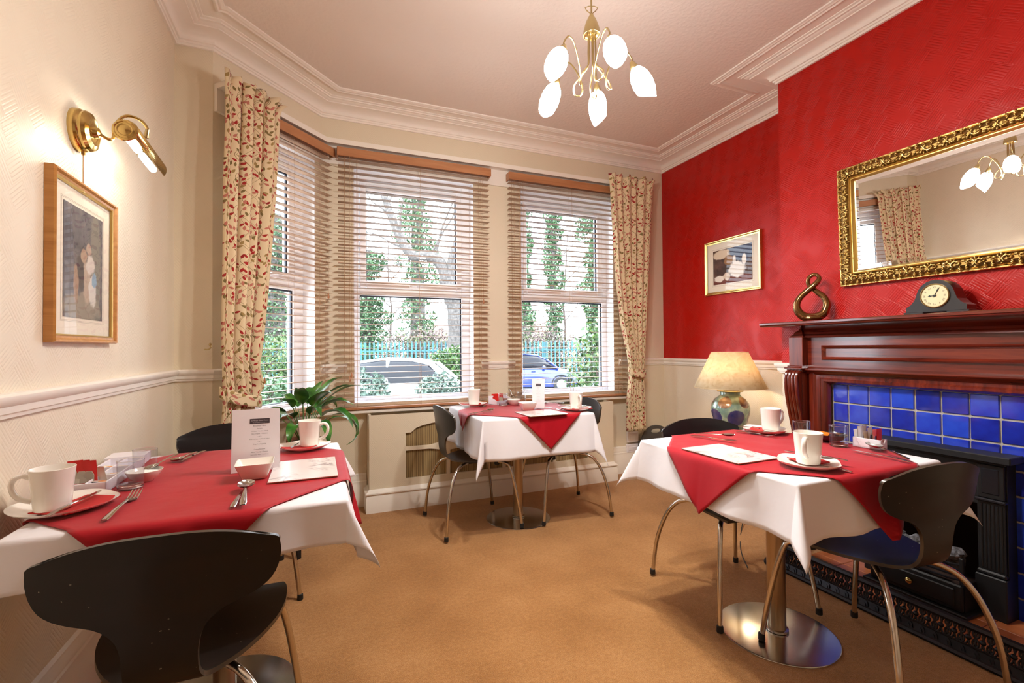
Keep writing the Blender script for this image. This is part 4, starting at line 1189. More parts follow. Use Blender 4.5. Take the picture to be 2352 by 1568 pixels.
# plate with a hole: strips above, below and beside it
b = MB()
def zt_out(x): return .30 + .155 * sqrt(max(0, 1 - (x / .165) ** 2))
xs_ = [-.165 + .33 * k / 44 for k in range(45)]
for k in range(44):
    xa, xb2 = xs_[k], xs_[k + 1]
    def hz(x): return .022 * sqrt(max(0, 1 - (x / .062) ** 2)) if abs(x) < .062 else 0
    if max(abs(xa), abs(xb2)) <= .0621:
        b.prism([(xa, .40 + hz(xa)), (xb2, .40 + hz(xb2)), (xb2, zt_out(xb2)), (xa, zt_out(xa))], -.012, .012, 'y')
        b.prism([(xa, .02), (xb2, .02), (xb2, .40 - hz(xb2)), (xa, .40 - hz(xa))], -.012, .012, 'y')
    else: b.prism([(xa, .02), (xb2, .02), (xb2, zt_out(xb2)), (xa, zt_out(xa))], -.012, .012, 'y')
b.build('seat_panel', M_dkgrey, fs)
for sx in (-1, 1):
    b = MB(); b.bbox(sx * .16 - .012, sx * .16 + .012, .014, .05, 0, .30, .004); b.build('leg', M_dkgrey, fs)
def socket(name, lab, x0, x1, z0, z1, proud):
    t = thing(name, lab, 'socket', (0, YB, 0))
    b = MB(); b.bbox(x0, x1, -proud, 0, z0, z1, .006); b.build('cover', M_plastic_w, t)
    b = MB(); b.bbox(x0 + .02, x1 - .02, -proud - .005, -proud + .001, z0 + (z1 - z0) * .3, z1 - (z1 - z0) * .3, .002); b.build('rocker', M_plastic_w, t)
    return t
socket('junction_box', 'square white junction box on the back wall below the right curtain', 2.762, 2.885, .290, .392, .035)
socket('wall_socket', 'white wall socket just below the square junction box', 2.752, 2.895, .190, .272, .028)
# ================================================================== CHAIRS
SEC = [  # y, z, half width along the shell, seat front to top of back
    (.252, .4465, .205, 0), (.225, .450, .214, 0), (.19, .4525, .220, 0), (.12, .4515, .222, 0), (.05, .447, .212, .004), (0, .4435, .196, .007), (-.05, .4415, .174, .009), (-.10, .4415, .142, .008),
    (-.14, .445, .106, .004), (-.168, .454, .084, .001), (-.190, .470, .075, 0), (-.206, .494, .071, 0), (-.214, .525, .070, 0), (-.217, .560, .072, 0), (-.218, .590, .080, .001), (-.219, .612, .096, .003),
    (-.220, .630, .122, .006), (-.222, .643, .162, .013), (-.224, .656, .193, .020), (-.227, .674, .217, .028), (-.231, .702, .232, .034), (-.236, .735, .238, .037), (-.241, .760, .236, .037)]
SEC2 = []
_c = catmull([Vector((p[0], p[1], p[2])) for p in SEC], 2); _d = catmull([Vector((p[3], 0, 0)) for p in SEC], 2)
SEC2 = [(p.x, p.y, p.z, q.x) for p, q in zip(_c, _d)]
def shell(i0, i1, top):
    rows_in = []; NXH = 26
    secs = SEC2[i0:i1]
    for q, (y, z, w, dish) in enumerate(secs):
        row = []
        for k in range(NXH + 1):
            s = -1 + 2 * k / NXH
            x = w * s; e = dish * (s * s)
            if i0 == 0 and q + i0 <= 18: row.append(Vector((x, y, z + e)))
            else: row.append(Vector((x, y + e, z)))
        rows_in.append(row)
    if top:
        y, z, w, dish = secs[-1]
        for t, wf in ((.15, 1.0), (.3, .998), (.45, .992), (.6, .980), (.74, .962), (.86, .938), (.94, .912), (.985, .888), (1.0, .865)):
            row = []
            for k in range(NXH + 1):
                s = -1 + 2 * k / NXH
                zt = z + .022 * t + .038 * t * (1 - abs(s) ** 2.6)
                row.append(Vector((w * wf * s, y - .006 * t + dish * (s * wf) ** 2, zt)))
            rows_in.append(row)
    m, n = len(rows_in), NXH + 1
    # normals, then the second face
    off = []
    for i in range(m):
        r = []
        for j in range(n):
            du = rows_in[min(i + 1, m - 1)][j] - rows_in[max(i - 1, 0)][j]
            dv = rows_in[i][min(j + 1, n - 1)] - rows_in[i][max(j - 1, 0)]
            if top and i >= len(secs): nn = Vector((0, 1, .1))
            else: nn = du.cross(dv)
            nn = nn.normalized() if nn.length > 1e-9 else Vector((0, 0, 1))
            r.append(rows_in[i][j] + nn * .011)
        off.append(r)
    return rows_in, off
def shell_mesh(name, i0, i1, top):
    A, Bq = shell(i0, i1, top)
    b = MB(); b.grid(A); b.grid(Bq, flip=True)
    m, n = len(A), len(A[0])
    b.cur = 1
    def strip(pa, pb):
        k = len(pa); b.add(pa + pb, [(i, i + 1, k + i + 1, k + i) for i in range(k - 1)])
    strip(A[0][::-1], Bq[0][::-1]) if not top else strip(A[0][::-1], Bq[0][::-1])
    strip(A[-1], Bq[-1])
    strip([r[0] for r in A], [r[0] for r in Bq]); strip([r[-1] for r in A][::-1], [r[-1] for r in Bq][::-1])
    return b.mesh(name, [M_black, M_edge], True, 50)
ME_seat = shell_mesh('seat', 0, 21, False)
ME_back = shell_mesh('backrest', 20, len(SEC2), True)
def leg_mesh(front, sx):
    if front: P = [(sx * .060, .075, .430), (sx * .150, .150, .430), (sx * .188, .186, .422), (sx * .204, .204, .395), (sx * .224, .224, .300), (sx * .246, .249, .140), (sx * .260, .265, .006)]
    else: P = [(sx * .045, -.030, .427), (sx * .110, -.092, .428), (sx * .150, -.138, .420), (sx * .184, -.178, .388), (sx * .216, -.216, .310), (sx * .244, -.248, .180), (sx * .260, -.265, .006)]
    b = MB(); b.tube(catmull(P, 7), .0105, 10); return b.mesh('leg', M_chrome, True, 60)
ME_leg = {(f, s): leg_mesh(f, s) for f in (0, 1) for s in (-1, 1)}
b = MB(); b.lathe([(0, 0), (.0135, 0), (.0145, .004), (.0135, .026), (.011, .028)], 12); ME_foot = b.mesh('foot_cap', M_rubber, True, 40)
b = MB(); b.bbox(-.085, .085, -.050, .095, .420, .433, .004); b.bbox(-.150, -.125, .120, .150, .408, .442, .004); b.bbox(.125, .150, .120, .150, .408, .442, .004); ME_brk = b.mesh('seat_bracket', M_rubber)
def make_chair():
    t = thing('dining_chair', 'x', 'chair', group='black plywood dining chairs around the breakfast tables')
    link('seat', ME_seat, t); link('backrest', ME_back, t); link('seat_bracket', ME_brk, t)
    for f in (0, 1):
        for s in (-1, 1):
            l = link('leg', ME_leg[(f, s)], t); link('foot_cap', ME_foot, l, (s * .260, .265 if f else -.265, 0))
    return t
chair0 = make_chair()
for i, (x, y, deg, lab) in enumerate([
        (-.325, 1.470, -1, 'black plywood dining chair with chipped back at near side of the left table'),
        (-.410, 2.720, 193, 'black plywood dining chair tucked behind the left table, only its top showing'),
        (.975, 3.156, -87, 'black plywood dining chair at the left side of the middle table'),
        (1.680, 3.127, 87, 'black dining chair at the right of the middle table, mostly hidden by its cloth'),
        (1.856, 1.742, 172, 'black plywood dining chair on the far side of the right table before the lamp'),
        (1.917, 1.126, -4.8, 'black plywood dining chair on the near side of the right table, back to the viewer')]):
    c = chair0 if i == 0 else copy_tree(chair0)
    c.location = (x, y, .011 if i in (2, 3, 4, 5) else 0); c.rotation_euler = (0, 0, radians(deg)); c['label'] = lab

# ================================================================== TABLES
TZ = .776
def drape(a, b_, hx, hy, z0, drop_hint, lift, ph, flare=7.0, cflare=26.0, ripple=.010, R=.010):
    da, db = max(abs(a) - hx, 0), max(abs(b_) - hy, 0)
    sa, sb = (1 if a > 0 else -1), (1 if b_ > 0 else -1)
    ca, cb = max(-hx, min(hx, a)), max(-hy, min(hy, b_))
    if da == 0 and db == 0: return Vector((ca, cb, z0 + lift * .2))
    s = sqrt(da * da + db * db)
    th = atan2(db, da)                     # 0 along x, pi/2 along y
    k = sin(2 * th) ** 2 if (da > 0 and db > 0) else 0.0
    if db == 0: th = 0.0
    if da == 0: th = pi / 2
    along = (cb if da > db else ca)
    edge = (hy - abs(cb)) if da > db else (hx - abs(ca))
    rp = ripple * (s / max(drop_hint, .05)) * (sin(along * 17 + ph + sa * 2 + sb) + .6 * sin(along * 31 + ph * 2))
    tilt = radians(lerp(flare, cflare, k)) 
    # rounded edge then hang
    if s < R * pi / 2:
        ang = s / R; h = R * sin(ang); v = R * (1 - cos(ang))
    else:
        q = s - R * pi / 2; h = R + q * sin(tilt) + rp * (1 - k); v = R + q * cos(tilt)
    h += lift
    d = Vector((cos(th) * sa, sin(th) * sb, 0))
    if da > 0 and db > 0:
        # pinch the corner into a fold
        sw = .5 * sin(4 * th) * .16
        d = Vector((cos(th + sw) * sa, sin(th + sw) * sb, 0))
    return Vector((ca, cb, z0 + lift * .2)) + d * h - Vector((0, 0, v))
def make_table(cx, cy, hx, hy, dx, dy, rc_, R, ph, lab, labc, labr, fl=(7, 26)):
    t = thing('pedestal_table', lab, 'table', (cx, cy, 0), group='pedestal breakfast tables')
    b = MB(); b.bbox(-hx + .004, hx - .004, -hy + .004, hy - .004, TZ - .028, TZ, .004); b.build('tabletop', M_paint, t)
    b = MB(); b.lathe([(0, 0), (.226, 0), (.229, .002), (.228, .0045), (.222, .0055), (.12, .0065), (.06, .012), (0, .012)], 64); b.build('base_plate', M_steel, t, smooth=True, angle=30)
    b = MB(); b.lathe([(.036, .012), (.036, TZ - .05), (.10, TZ - .045), (.10, TZ - .028)], 36); b.build('pole', M_pole, t, smooth=True, angle=40)
    b = MB(); b.lathe([(.045, .014), (.045, .022), (.036, .024)], 36, cap0=False, cap1=False); b.build('collar', M_steel, t, smooth=True, angle=40)
    def axis(h, d):
        inner = [-h + 2 * h * k / 26 for k in range(27)]
        outer = [d * (k / 12) for k in range(1, 13)]
        fine = [.004, .008, .012, .016]
        o2 = sorted(set([x for x in outer if x > .02] + fine))
        return [-h - x for x in o2[::-1]] + inner + [h + x for x in o2]
    A, B_ = axis(hx, dx), axis(hy, dy)
    rows = [[drape(a, bb, hx, hy, TZ + .002, max(dx, dy), .0, ph, *fl) for a in A] for bb in B_]
    b = MB(); b.grid(rows)
    o = b.build('tablecloth', M_white_cloth, None, smooth=True, angle=None, loc=(cx, cy, 0)); tag(o, labc, 'tablecloth', 'white cloths on the breakfast tables')
    md = o.modifiers.new('thickness', 'SOLIDIFY'); md.thickness = .0012; md.offset = 1
    # red overlay, a square set cornerwise
    n = 72; rows = []
    for i in range(n + 1):
        row = []
        for j in range(n + 1):
            s, q = -1 + 2 * i / n, -1 + 2 * j / n
            a = (s + q) / 2 * R + rc_[0] - cx; bb = (q - s) / 2 * R + rc_[1] - cy
            p = drape(a, bb, hx, hy, TZ + .0060, max(dx, dy), .008, ph, *fl, R=.019)
            if abs(a) <= hx and abs(bb) <= hy: p.z += .0006 * (1 + sin(a * 38 + sin(bb * 9) * 2 + ph)) * min(1, (hx - abs(a)) * 14) * min(1, (hy - abs(bb)) * 14)
            row.append(p)
        rows.append(row)
    b = MB(); b.grid(rows)
    o = b.build('table_overlay', M_red_cloth, None, smooth=True, angle=None, loc=(cx, cy, 0)); tag(o, labr, 'tablecloth', 'red cloths laid cornerwise on the tables')
    md = o.modifiers.new('thickness', 'SOLIDIFY'); md.thickness = .001; md.offset = 1
make_table(1.800, 1.437, .385, .390, .190, .190, (1.80, 1.42), .615, .3, 'pedestal table on a polished steel disc in front of the fireplace', 'white tablecloth on the right table in front of the fireplace', 'red overlay cloth on the right table in front of the fireplace', (8, 28))
make_table(1.310, 3.110, .390, .385, .262, .262, (1.37, 3.085), .590, 1.7, 'pedestal table on a steel disc below the middle window', 'white tablecloth with the longest drop on the middle table by the window', 'crimson overlay cloth on the middle table by the window', (3, 15))
make_table(-.315, 1.915, .380, .450, .180, .125, (-.35, 1.92), .675, 4.1, 'pedestal table standing against the cream left wall', 'white tablecloth on the left table against the cream wall', 'bright red overlay cloth on the left table against the cream wall', (9, 34))
CT = .7860     # cloth surface

# ================================================================== TABLEWARE
def mug_meshes():
    b = MB(); b.lathe([(0, 0), (.034, 0), (.0375, .003), (.0385, .010), (.047, .108), (.0478, .111), (.0466, .112), (.045, .109), (.0365, .012), (.033, .006), (0, .005)], 44); body = b.mesh('body', M_china, True, 40)
    P = catmull([(.0440, 0, .090), (.058, 0, .097), (.073, 0, .092), (.079, 0, .075), (.074, 0, .052), (.060, 0, .036), (.0405, 0, .027)], 5)
    b = MB(); n = len(P)
    vs = []; rings = []
    b.tube(P, [.0062] * n, 10); b.v = [(p[0], p[1] * 1.35, p[2]) for p in b.v]; h = b.mesh('handle', M_china, True, 50)
    return body, h
ME_mug, ME_mugh = mug_meshes()
def mug(x, y, z, rz, lab):
    t = thing('mug', lab, 'mug', (x, y, z), radians(rz), 'white china mugs on the tables'); link('body', ME_mug, t); link('handle', ME_mugh, t); return t
def plate_mesh(r=.098, p=3.0):
    """rounded square plate with rising corners"""
    b = MB(); n = 56
    def ring(q, z, lift):
        row = []
        for k in range(n + 1):
            a = 2 * pi * k / n
            rr = r * q / (abs(cos(a)) ** p + abs(sin(a)) ** p) ** (1 / p)
            corner = (rr / (r * q) - 1) / .26
            row.append(Vector((rr * cos(a), rr * sin(a), z + lift * max(0, corner))))
        return row
    pr = [(0.001, .004, 0), (.45, .0042, 0), (.66, .005, 0), (.80, .008, .002), (.92, .0125, .006), (.99, .0165, .010), (1.0, .0175, .0105), (.995, .0160, .010), (.90, .0095, .006), (.74, .0035, .001), (.62, .0005, 0), (.60, 0, 0), (.001, 0, 0)]
    b.grid([ring(*q) for q in pr]); return b.mesh('plate', M_china, True, 60)
ME_plate = plate_mesh()
def plate(x, y, rz, lab):
    return tag(link('plate', ME_plate, None, (x, y, CT), radians(rz)), lab, 'plate', 'white rounded square plates')
def tumbler_meshes():
    b = MB(); b.lathe([(.0338, .006), (.0342, .012), (.0358, .086), (.0354, .0885), (.0346, .0885), (.0340, .086), (.0322, .018), (.0312, .0146)], 44, cap0=False, cap1=False); w = b.mesh('wall', M_glass, True, 50)
    b = MB(); b.lathe([(0, 0), (.0305, 0), (.0332, .0018), (.0338, .006), (.0335, .0125), (.0310, .0140), (0, .0125)], 44); base = b.mesh('base', M_glassb, True, 40)
    b = MB(); b.tube([(.0350 * cos(2 * pi * k / 44), .0350 * sin(2 * pi * k / 44), .0885) for k in range(45)], .0011, 6, cap=False); r = b.mesh('rim', M_glassb, True)
    return w, base, r
ME_tum = tumbler_meshes()
def tumbler(x, y, lab):
    t = thing('glass_tumbler', lab, 'glass', (x, y, CT + .0005), 0, 'straight glass tumblers')
    link('wall', ME_tum[0], t); link('base', ME_tum[1], t); link('rim', ME_tum[2], t); return t
# cutlery, lying along +x, end of handle at the origin
def handle_pts(b, L0, w0, w1, th=.0032):
    n = 9; A = []; B_ = []
    for i in range(n):
        t = i / (n - 1); w = w0 + (w1 - w0) * t ** .8
        if i == 0: w *= .72
        z = .0015 + .004 * sin(pi * t) * .5 + .004 * t
        A.append([Vector((L0 * t, -w, z)), Vector((L0 * t, -w * .7, z + th * .5)), Vector((L0 * t, 0, z + th * .65)), Vector((L0 * t, w * .7, z + th * .5)), Vector((L0 * t, w, z))])
        B_.append([p - Vector((0, 0, th * .7)) if 0 < k < 4 else p.copy() for k, p in enumerate(A[-1])])
    b.grid(A); b.grid(B_, flip=True); b.add(A[0], [(0, 1, 2, 3, 4)])
def spoon_mesh():
    b = MB(); handle_pts(b, .125, .0085, .0032)
    n = 12; rows = []; rows2 = []
    for i in range(n + 1):
        t = i / n; x = .122 + .062 * t
        w = .0205 * sqrt(max(0.0, 1 - (2 * (t ** .86) - 1) ** 2)) + (.003 if i == 0 else 0)
        row = []
        for k in range(9):
            s = -1 + k / 4
            dpt = .0085 * sqrt(max(0, 1 - (2 * t - 1) ** 2)) * (1 - s * s)
            row.append(Vector((x, w * s, .0090 + .001 * t - dpt)))
        rows.append(row); rows2.append([p - Vector((0, 0, .0011)) for p in row])
    b.grid(rows); b.grid(rows2, flip=True); return b.mesh('spoon', M_cutlery, True, 60)
def knife_mesh():
    b = MB(); handle_pts(b, .105, .0082, .0050)
    out = [(.104, -.0045), (.112, -.0075), (.150, -.0088), (.180, -.0090), (.198, -.0065), (.208, .0010), (.200, .0042), (.150, .0050), (.112, .0048), (.104, .0045)]
    b.prism(out, .0042, .0056); return b.mesh('knife', M_cutlery, True, 35)
def fork_mesh():
    b = MB(); handle_pts(b, .122, .0085, .0030)
    prof = lambda x: .0060 + .0075 * sin(max(0, min(1, (x - .12) / .066)) * pi) * -.55 + .006 * max(0, (x - .165) / .02)
    neck = [(.120, .0032), (.130, .0060), (.140, .0100), (.150, .0118)]
    rows = []; r2 = []
    for x, w in neck:
        rows.append([Vector((x, w * s, prof(x))) for s in (-1, -.5, 0, .5, 1)]); r2.append([Vector((x, w * s, prof(x) - .0016)) for s in (-1, -.5, 0, .5, 1)])
    b.grid(rows); b.grid(r2, flip=True)
    for k in range(4):
        yc = -.0095 + .0190 * k / 3
        P = [(.148, yc * .93, prof(.148) - .0008), (.160, yc, prof(.160) - .0008), (.175, yc, prof(.175) - .0008), (.189, yc, prof(.189) - .0008)]
        b.tube(P, [.0021, .0019, .0017, .0010], 6)
    return b.mesh('fork', M_cutlery, True, 60)
ME_spoon, ME_knife, ME_fork = spoon_mesh(), knife_mesh(), fork_mesh()
CUT = {'spoon': (ME_spoon, .184), 'knife': (ME_knife, .208), 'fork': (ME_fork, .190)}
def cutlery(kind, x0, y0, x1, y1, lab, z=None, roll=0.0, tilt=0.0, sc_=1.0):
    """handle end at (x0,y0), pointing to (x1,y1)"""
    me, L = CUT[kind]
    o = link(kind, me, None, (x0, y0, (CT + .0025) if z is None else z)); a = atan2(y1 - y0, x1 - x0)
    o.rotation_euler = (roll, -tilt, a); o.scale = (sc_, sc_, sc_)
    return tag(o, lab, kind, f'steel breakfast {kind}s on the tables' if kind != 'knife' else 'steel breakfast knives on the tables')
def napkin(x, y, rz, lab, z=None, w=.10, h=.10, bend=.006):
    b = MB(); P = []; Q = []
    for i in range(9):
        r = []; q = []
        for j in range(7):
            u = -w / 2 + w * i / 8; v = -h / 2 + h * j / 6
            r.append(Vector((u, v, .0042 + bend * (u / (w / 2)) ** 2))); q.append(Vector((u, v, .0008 + bend * (u / (w / 2)) ** 2)))
        P.append(r); Q.append(q)
    b.grid(P, flip=True); b.grid(Q)
    for (pa, pb) in ((P[0], Q[0]), (P[-1], Q[-1]), ([r[0] for r in P], [r[0] for r in Q]), ([r[-1] for r in P], [r[-1] for r in Q])):
        k = len(pa); b.add(pa + pb, [(i, i + 1, k + i + 1, k + i) for i in range(k - 1)])
    return tag(b.build('napkin', M_napkin, None, smooth=True, loc=(x, y, (CT + .005) if z is None else z), rot=radians(rz)), lab, 'napkin', 'folded red paper napkins')
M_marble = base_mat('white_marble_mat', (226, 220, 218), 0.16, coat=0.3)
_v, (_x, _y, _z) = coords(M_marble)
_n = noise(M_marble, _v, 9, 4, 0.55, dist=1.6)
set_col(M_marble, mixc(M_marble, (1 - ((_n - 0.5).abs() * 16.0).mn(1.0)) * noise(M_marble, _v, 7, 2).smooth(0.45, 0.7), (232, 226, 224), (150, 140, 142)))
M_cork = base_mat('cork_backing', (150, 104, 66), 0.9)
def placemat(x, y, rz, lab, w=.215, h=.29):
    t = thing('marble_mat', lab, 'place mat', (x, y, CT), radians(rz), 'marble pattern table mats')
    b = MB(); b.bbox(-w / 2, w / 2, -h / 2, h / 2, .0022, .0055, .001); b.build('top', M_marble, t)
    b = MB(); b.box(-w / 2 + .001, w / 2 - .001, -h / 2 + .001, h / 2 - .001, 0, .0024); b.build('cork_backing', M_cork, t)
    return t
def square_bowl(x, y, rz, lab, s=1.0):
    b = MB()
    def sq(h, z, r=.18, n=6):
        P = []
        for cx, cy, a0 in ((1, 1, 0), (-1, 1, 90), (-1, -1, 180), (1, -1, 270)):
            for k in range(n + 1):
                a = radians(a0 + 90 * k / n); P.append(Vector((h * ((1 - r) * cx + r * cos(a)), h * ((1 - r) * cy + r * sin(a)), z)))
        return P + [P[0].copy()]
    b.grid([sq(.001, .0), sq(.034, .0), sq(.037, .003), sq(.0565, .052), sq(.0580, .0535), sq(.0560, .0540), sq(.0350, .008), sq(.030, .005), sq(.001, .005)])
    return tag(b.build('square_bowl', M_china, None, smooth=True, angle=45, loc=(x, y, CT), rot=radians(rz)), lab, 'bowl', 'square white china bowls')
MENU = ['Breakfast Menu', 'Starters', 'Cornflakes * Shreddies * Muesli', 'Rice Crispies * Weetabix', '~ or ~', 'Fresh Fruit Salad with Natural Yoghurt', '~ or ~', 'Grapefruit Segments', '', 'Cooked Breakfast', 'Bacon * Sausage * Tomato', 'Mushrooms * Beans * Fried Bread']
def menu_print(t, M, w, h):
    """M: local x right, y up (from the foot of the card), z out of the card"""
    k = w / .150
    b = MB(); b.box(-.032 * k + .012 * k, .032 * k + .012 * k, h - .050, h - .032, 0, .0003); o = b.build('printed_band', M_band, t); o.matrix_local = M
    o = link('lettering', text_mesh("St Mary's Guest House", .0060 * k, M_inkw), t); o.matrix_local = M @ Matrix.Translation((.012 * k, h - .0405, .0006))
    o = link('lettering', text_mesh('bed and breakfast accommodation', .0032 * k, M_inkw), t); o.matrix_local = M @ Matrix.Translation((.012 * k, h - .0470, .0006))
    y = h - .060
    for i, s in enumerate(MENU):
        if s:
            big = i in (0,)
            o = link('lettering', text_mesh(s, (.0066 if big else .0050) * k * (1.0 if len(s) < 30 else .82), M_ink), t); o.matrix_local = M @ Matrix.Translation((.012 * k, y, .0005))
        y -= .0092
def sachet(x, y, z, w, h, th, col, rz, lean, lab, patch=None, cat='sachet', grp='condiment sachets standing in the white holders'):
    key = 'sachet_%d_%d_%d' % col
    m = bpy.data.materials.get(key) or base_mat(key, col, .35)
    t = thing('sachet', lab, cat, (x, y, z), 0, grp); t.rotation_euler = (radians(lean), 0, radians(rz))
    b = MB()
    P = []; Q = []
    for i in range(7):
        v = i / 6; r = []; q = []
        for j in range(5):
            u = -1 + j / 2
            f = th * (1 - u * u) * sin(pi * max(.06, min(.94, v))) * .5 + .0004
            r.append(Vector((u * w / 2, -f, v * h))); q.append(Vector((u * w / 2, f, v * h)))
        P.append(r); Q.append(q)
    b.grid(P); b.grid(Q, flip=True)
    b.build('packet', m, t, smooth=True, angle=50)
    if patch:
        pk = 'sachet_%d_%d_%d' % patch; pm = bpy.data.materials.get(pk) or base_mat(pk, patch, .4)
        b = MB(); b.prism([(-w * .30, h * .22), (w * .30, h * .22), (w * .34, h * .5), (w * .2, h * .64), (-w * .2, h * .64), (-w * .34, h * .5)], -th * .55 - .0012, -th * .40, 'y'); b.build('printed_patch', pm, t)
    return t
def portion(x, y, z, rz, lab, body, lid, w=.040, h=.030, lean=(0, 0)):
    """foil-lidded jam or butter portion"""
    k1, k2 = 'portion_%d_%d_%d' % body, 'portion_%d_%d_%d' % lid
    m1 = bpy.data.materials.get(k1) or base_mat(k1, body, .35); m2 = bpy.data.materials.get(k2) or base_mat(k2, lid, .3)
    t = thing('jam_portion', lab, 'jam portion', (x, y, z), 0, 'jam and butter portions'); t.rotation_euler = (radians(lean[0]), radians(lean[1]), radians(rz))
    b = MB(); b.prism([(-w * .42, -h * .42), (w * .42, -h * .42), (w * .42, h * .42), (-w * .42, h * .42)], 0, .012); b.build('tub', m1, t)
    b = MB(); b.bbox(-w / 2, w / 2, -h / 2, h / 2, .012, .0136, .0006); b.build('foil_lid', m2, t)
    b = MB(); b.lathe([(0, .0136), (w * .22, .0136), (w * .22, .0140), (0, .0142)], 14); b.build('lid_print', bpy.data.materials.get('portion_print') or base_mat('portion_print', (226, 134, 40) if lid[0] > 200 else (200, 90, 60), .5), t)
    return t
def round_bowl(x, y, lab, r=.050, h=.040, m=None, sugar=True, z=None, cat='bowl'):
    t = thing('sugar_bowl' if sugar else 'dish', lab, cat, (x, y, CT if z is None else z))
    b = MB(); b.lathe([(0, 0), (r * .48, 0), (r * .52, .003), (r * .80, h * .45), (r * .97, h * .9), (r, h), (r * .96, h * 1.01), (r * .78, h * .5), (r * .5, .006), (0, .005)], 36); b.build('bowl', m or M_china, t, smooth=True, angle=50)
    if sugar:
        b = MB(); b.lathe([(r * .86, h * .72), (r * .6, h * .82), (r * .3, h * .95), (0, h * 1.0)], 24, cap0=False); b.build('sugar', M_sugar, t, smooth=True, angle=None)
    return t

# ---- right table -------------------------------------------------------------
plate(1.630, 1.165, 38, 'white plate at the near edge of the right table')
napkin(1.665, 1.190, -20, 'red napkin under the near mug on the right table', w=.105, h=.085)
mug(1.635, 1.168, CT + .0095, 207, 'white mug on the plate at the near edge of the right table')
cutlery('knife', 1.755, 1.105, 1.680, 1.318, 'knife lying across the near plate on the right table', CT + .018)
cutlery('fork', 1.678, 1.044, 1.650, 1.235, 'fork whose handle sticks out from under the near plate on the right table', CT + .001)
plate(2.070, 1.705, 40, 'white plate at the far side of the right table')
napkin(2.045, 1.735, 24, 'red napkin on the far plate of the right table', w=.12, h=.07)
mug(2.095, 1.690, CT + .0095, -4, 'white mug on the far plate of the right table')
cutlery('knife', 2.000, 1.800, 2.045, 1.600, 'knife resting on the far plate of the right table', CT + .018)
cutlery('fork', 1.945, 1.765, 1.990, 1.590, 'fork beside the far plate on the right table')
tumbler(2.040, 1.487, 'empty glass tumbler beside the far mug on the right table')
tumbler(2.070, 1.340, 'empty glass tumbler beside the white sachet box on the right table')
M_blkgl = base_mat('black_glazed_dish', (28, 20, 22), 0.15, coat=.5)
round_bowl(2.140, 1.425, 'black dish holding jam packets behind the tumbler on the right table', .070, .034, M_blkgl, False)
portion(2.128, 1.445, CT + .020, 20, 'orange-lidded jam portion in the black dish', (90, 20, 20), (222, 120, 40), .056, .042, (6, -8))
portion(2.168, 1.405, CT + .020, -40, 'dark-lidded jam portion at the back of the black dish', (40, 20, 30), (60, 34, 50), .046, .036, (-4, 6))
def sachet_box(x, y, rz, lab, w=.105, d=.052, h=.040, items=()):
    t = thing('sachet_box', lab, 'holder', (x, y, CT), radians(rz))
    b = MB(); e = .004
    b.bbox(-w / 2, w / 2, -d / 2, -d / 2 + e, 0, h, .001); b.bbox(-w / 2, w / 2, d / 2 - e, d / 2, 0, h, .001); b.box(-w / 2, w / 2, -d / 2, d / 2, 0, .004)
    b.bbox(-w / 2, -w / 2 + e, -d / 2, d / 2, 0, h, .001)
    # notched end
    n = 12; up = [(-d / 2, 0), (d / 2, 0), (d / 2, h)] + [(.013 * cos(pi * k / n), h - .015 * sin(pi * k / n)) for k in range(n + 1)] + [(-d / 2, h)]
    b.prism(up, w / 2 - e, w / 2, 'x')
    b.build('box', M_plastic_w, t); return t
sachet_box(2.163, 1.272, -84, 'white plastic box of standing sachets on the right table')
for k, (dx, col, h, pt) in enumerate([(-.044, (236, 234, 232), .060, None), (-.036, (240, 238, 236), .070, None), (-.028, (238, 236, 234), .074, None), (-.020, (226, 226, 230), .076, (60, 70, 120)), (-.008, (234, 232, 230), .056, None), (.002, (176, 140, 96), .062, None), (.010, (226, 228, 232), .072, (44, 54, 110)), (.018, (178, 142, 100), .056, None), (.027, (232, 232, 236), .068, (40, 52, 104)), (.036, (214, 40, 36), .072, None)]):
    a = radians(-84); X = 2.163 + dx * cos(a); Y = 1.272 + dx * sin(a)
    sachet(X, Y, CT + .004, .040, h * 1.12,   .006, col, 6, 0 if k % 2 else -6, ['white sugar sachet at the far end of the white box', 'tall white sugar sachet, second in the white box', 'tall white sugar sachet, third in the white box', 'white and blue sachet in the middle of the white box', 'short white sachet in the middle of the white box', 'brown sugar sachet in the middle of the white box', 'white and navy sachet in the near half of the white box', 'short brown sugar sachet in the near half of the white box', 'white and navy sachet next to the red sachet', 'red sachet at the notched end of the white box'][k], pt)
cutlery('knife', 2.005, 1.045, 2.010, 1.262, 'knife beside the spoon in front of the white sachet box')
cutlery('spoon', 2.030, 1.060, 2.150, 1.290, 'spoon lying over a knife in front of the white sachet box', CT + .007, 0, radians(2), 1.25)
cutlery('knife', 1.655, 1.770, 1.722, 1.575, 'knife under the spoon at the far left of the right table')
cutlery('spoon', 1.690, 1.775, 1.755, 1.630, 'spoon lying on a knife at the far left of the right table', CT + .009, 0, radians(3))
placemat(1.522, 1.424, 1, 'marble pattern mat at the left edge of the right table')

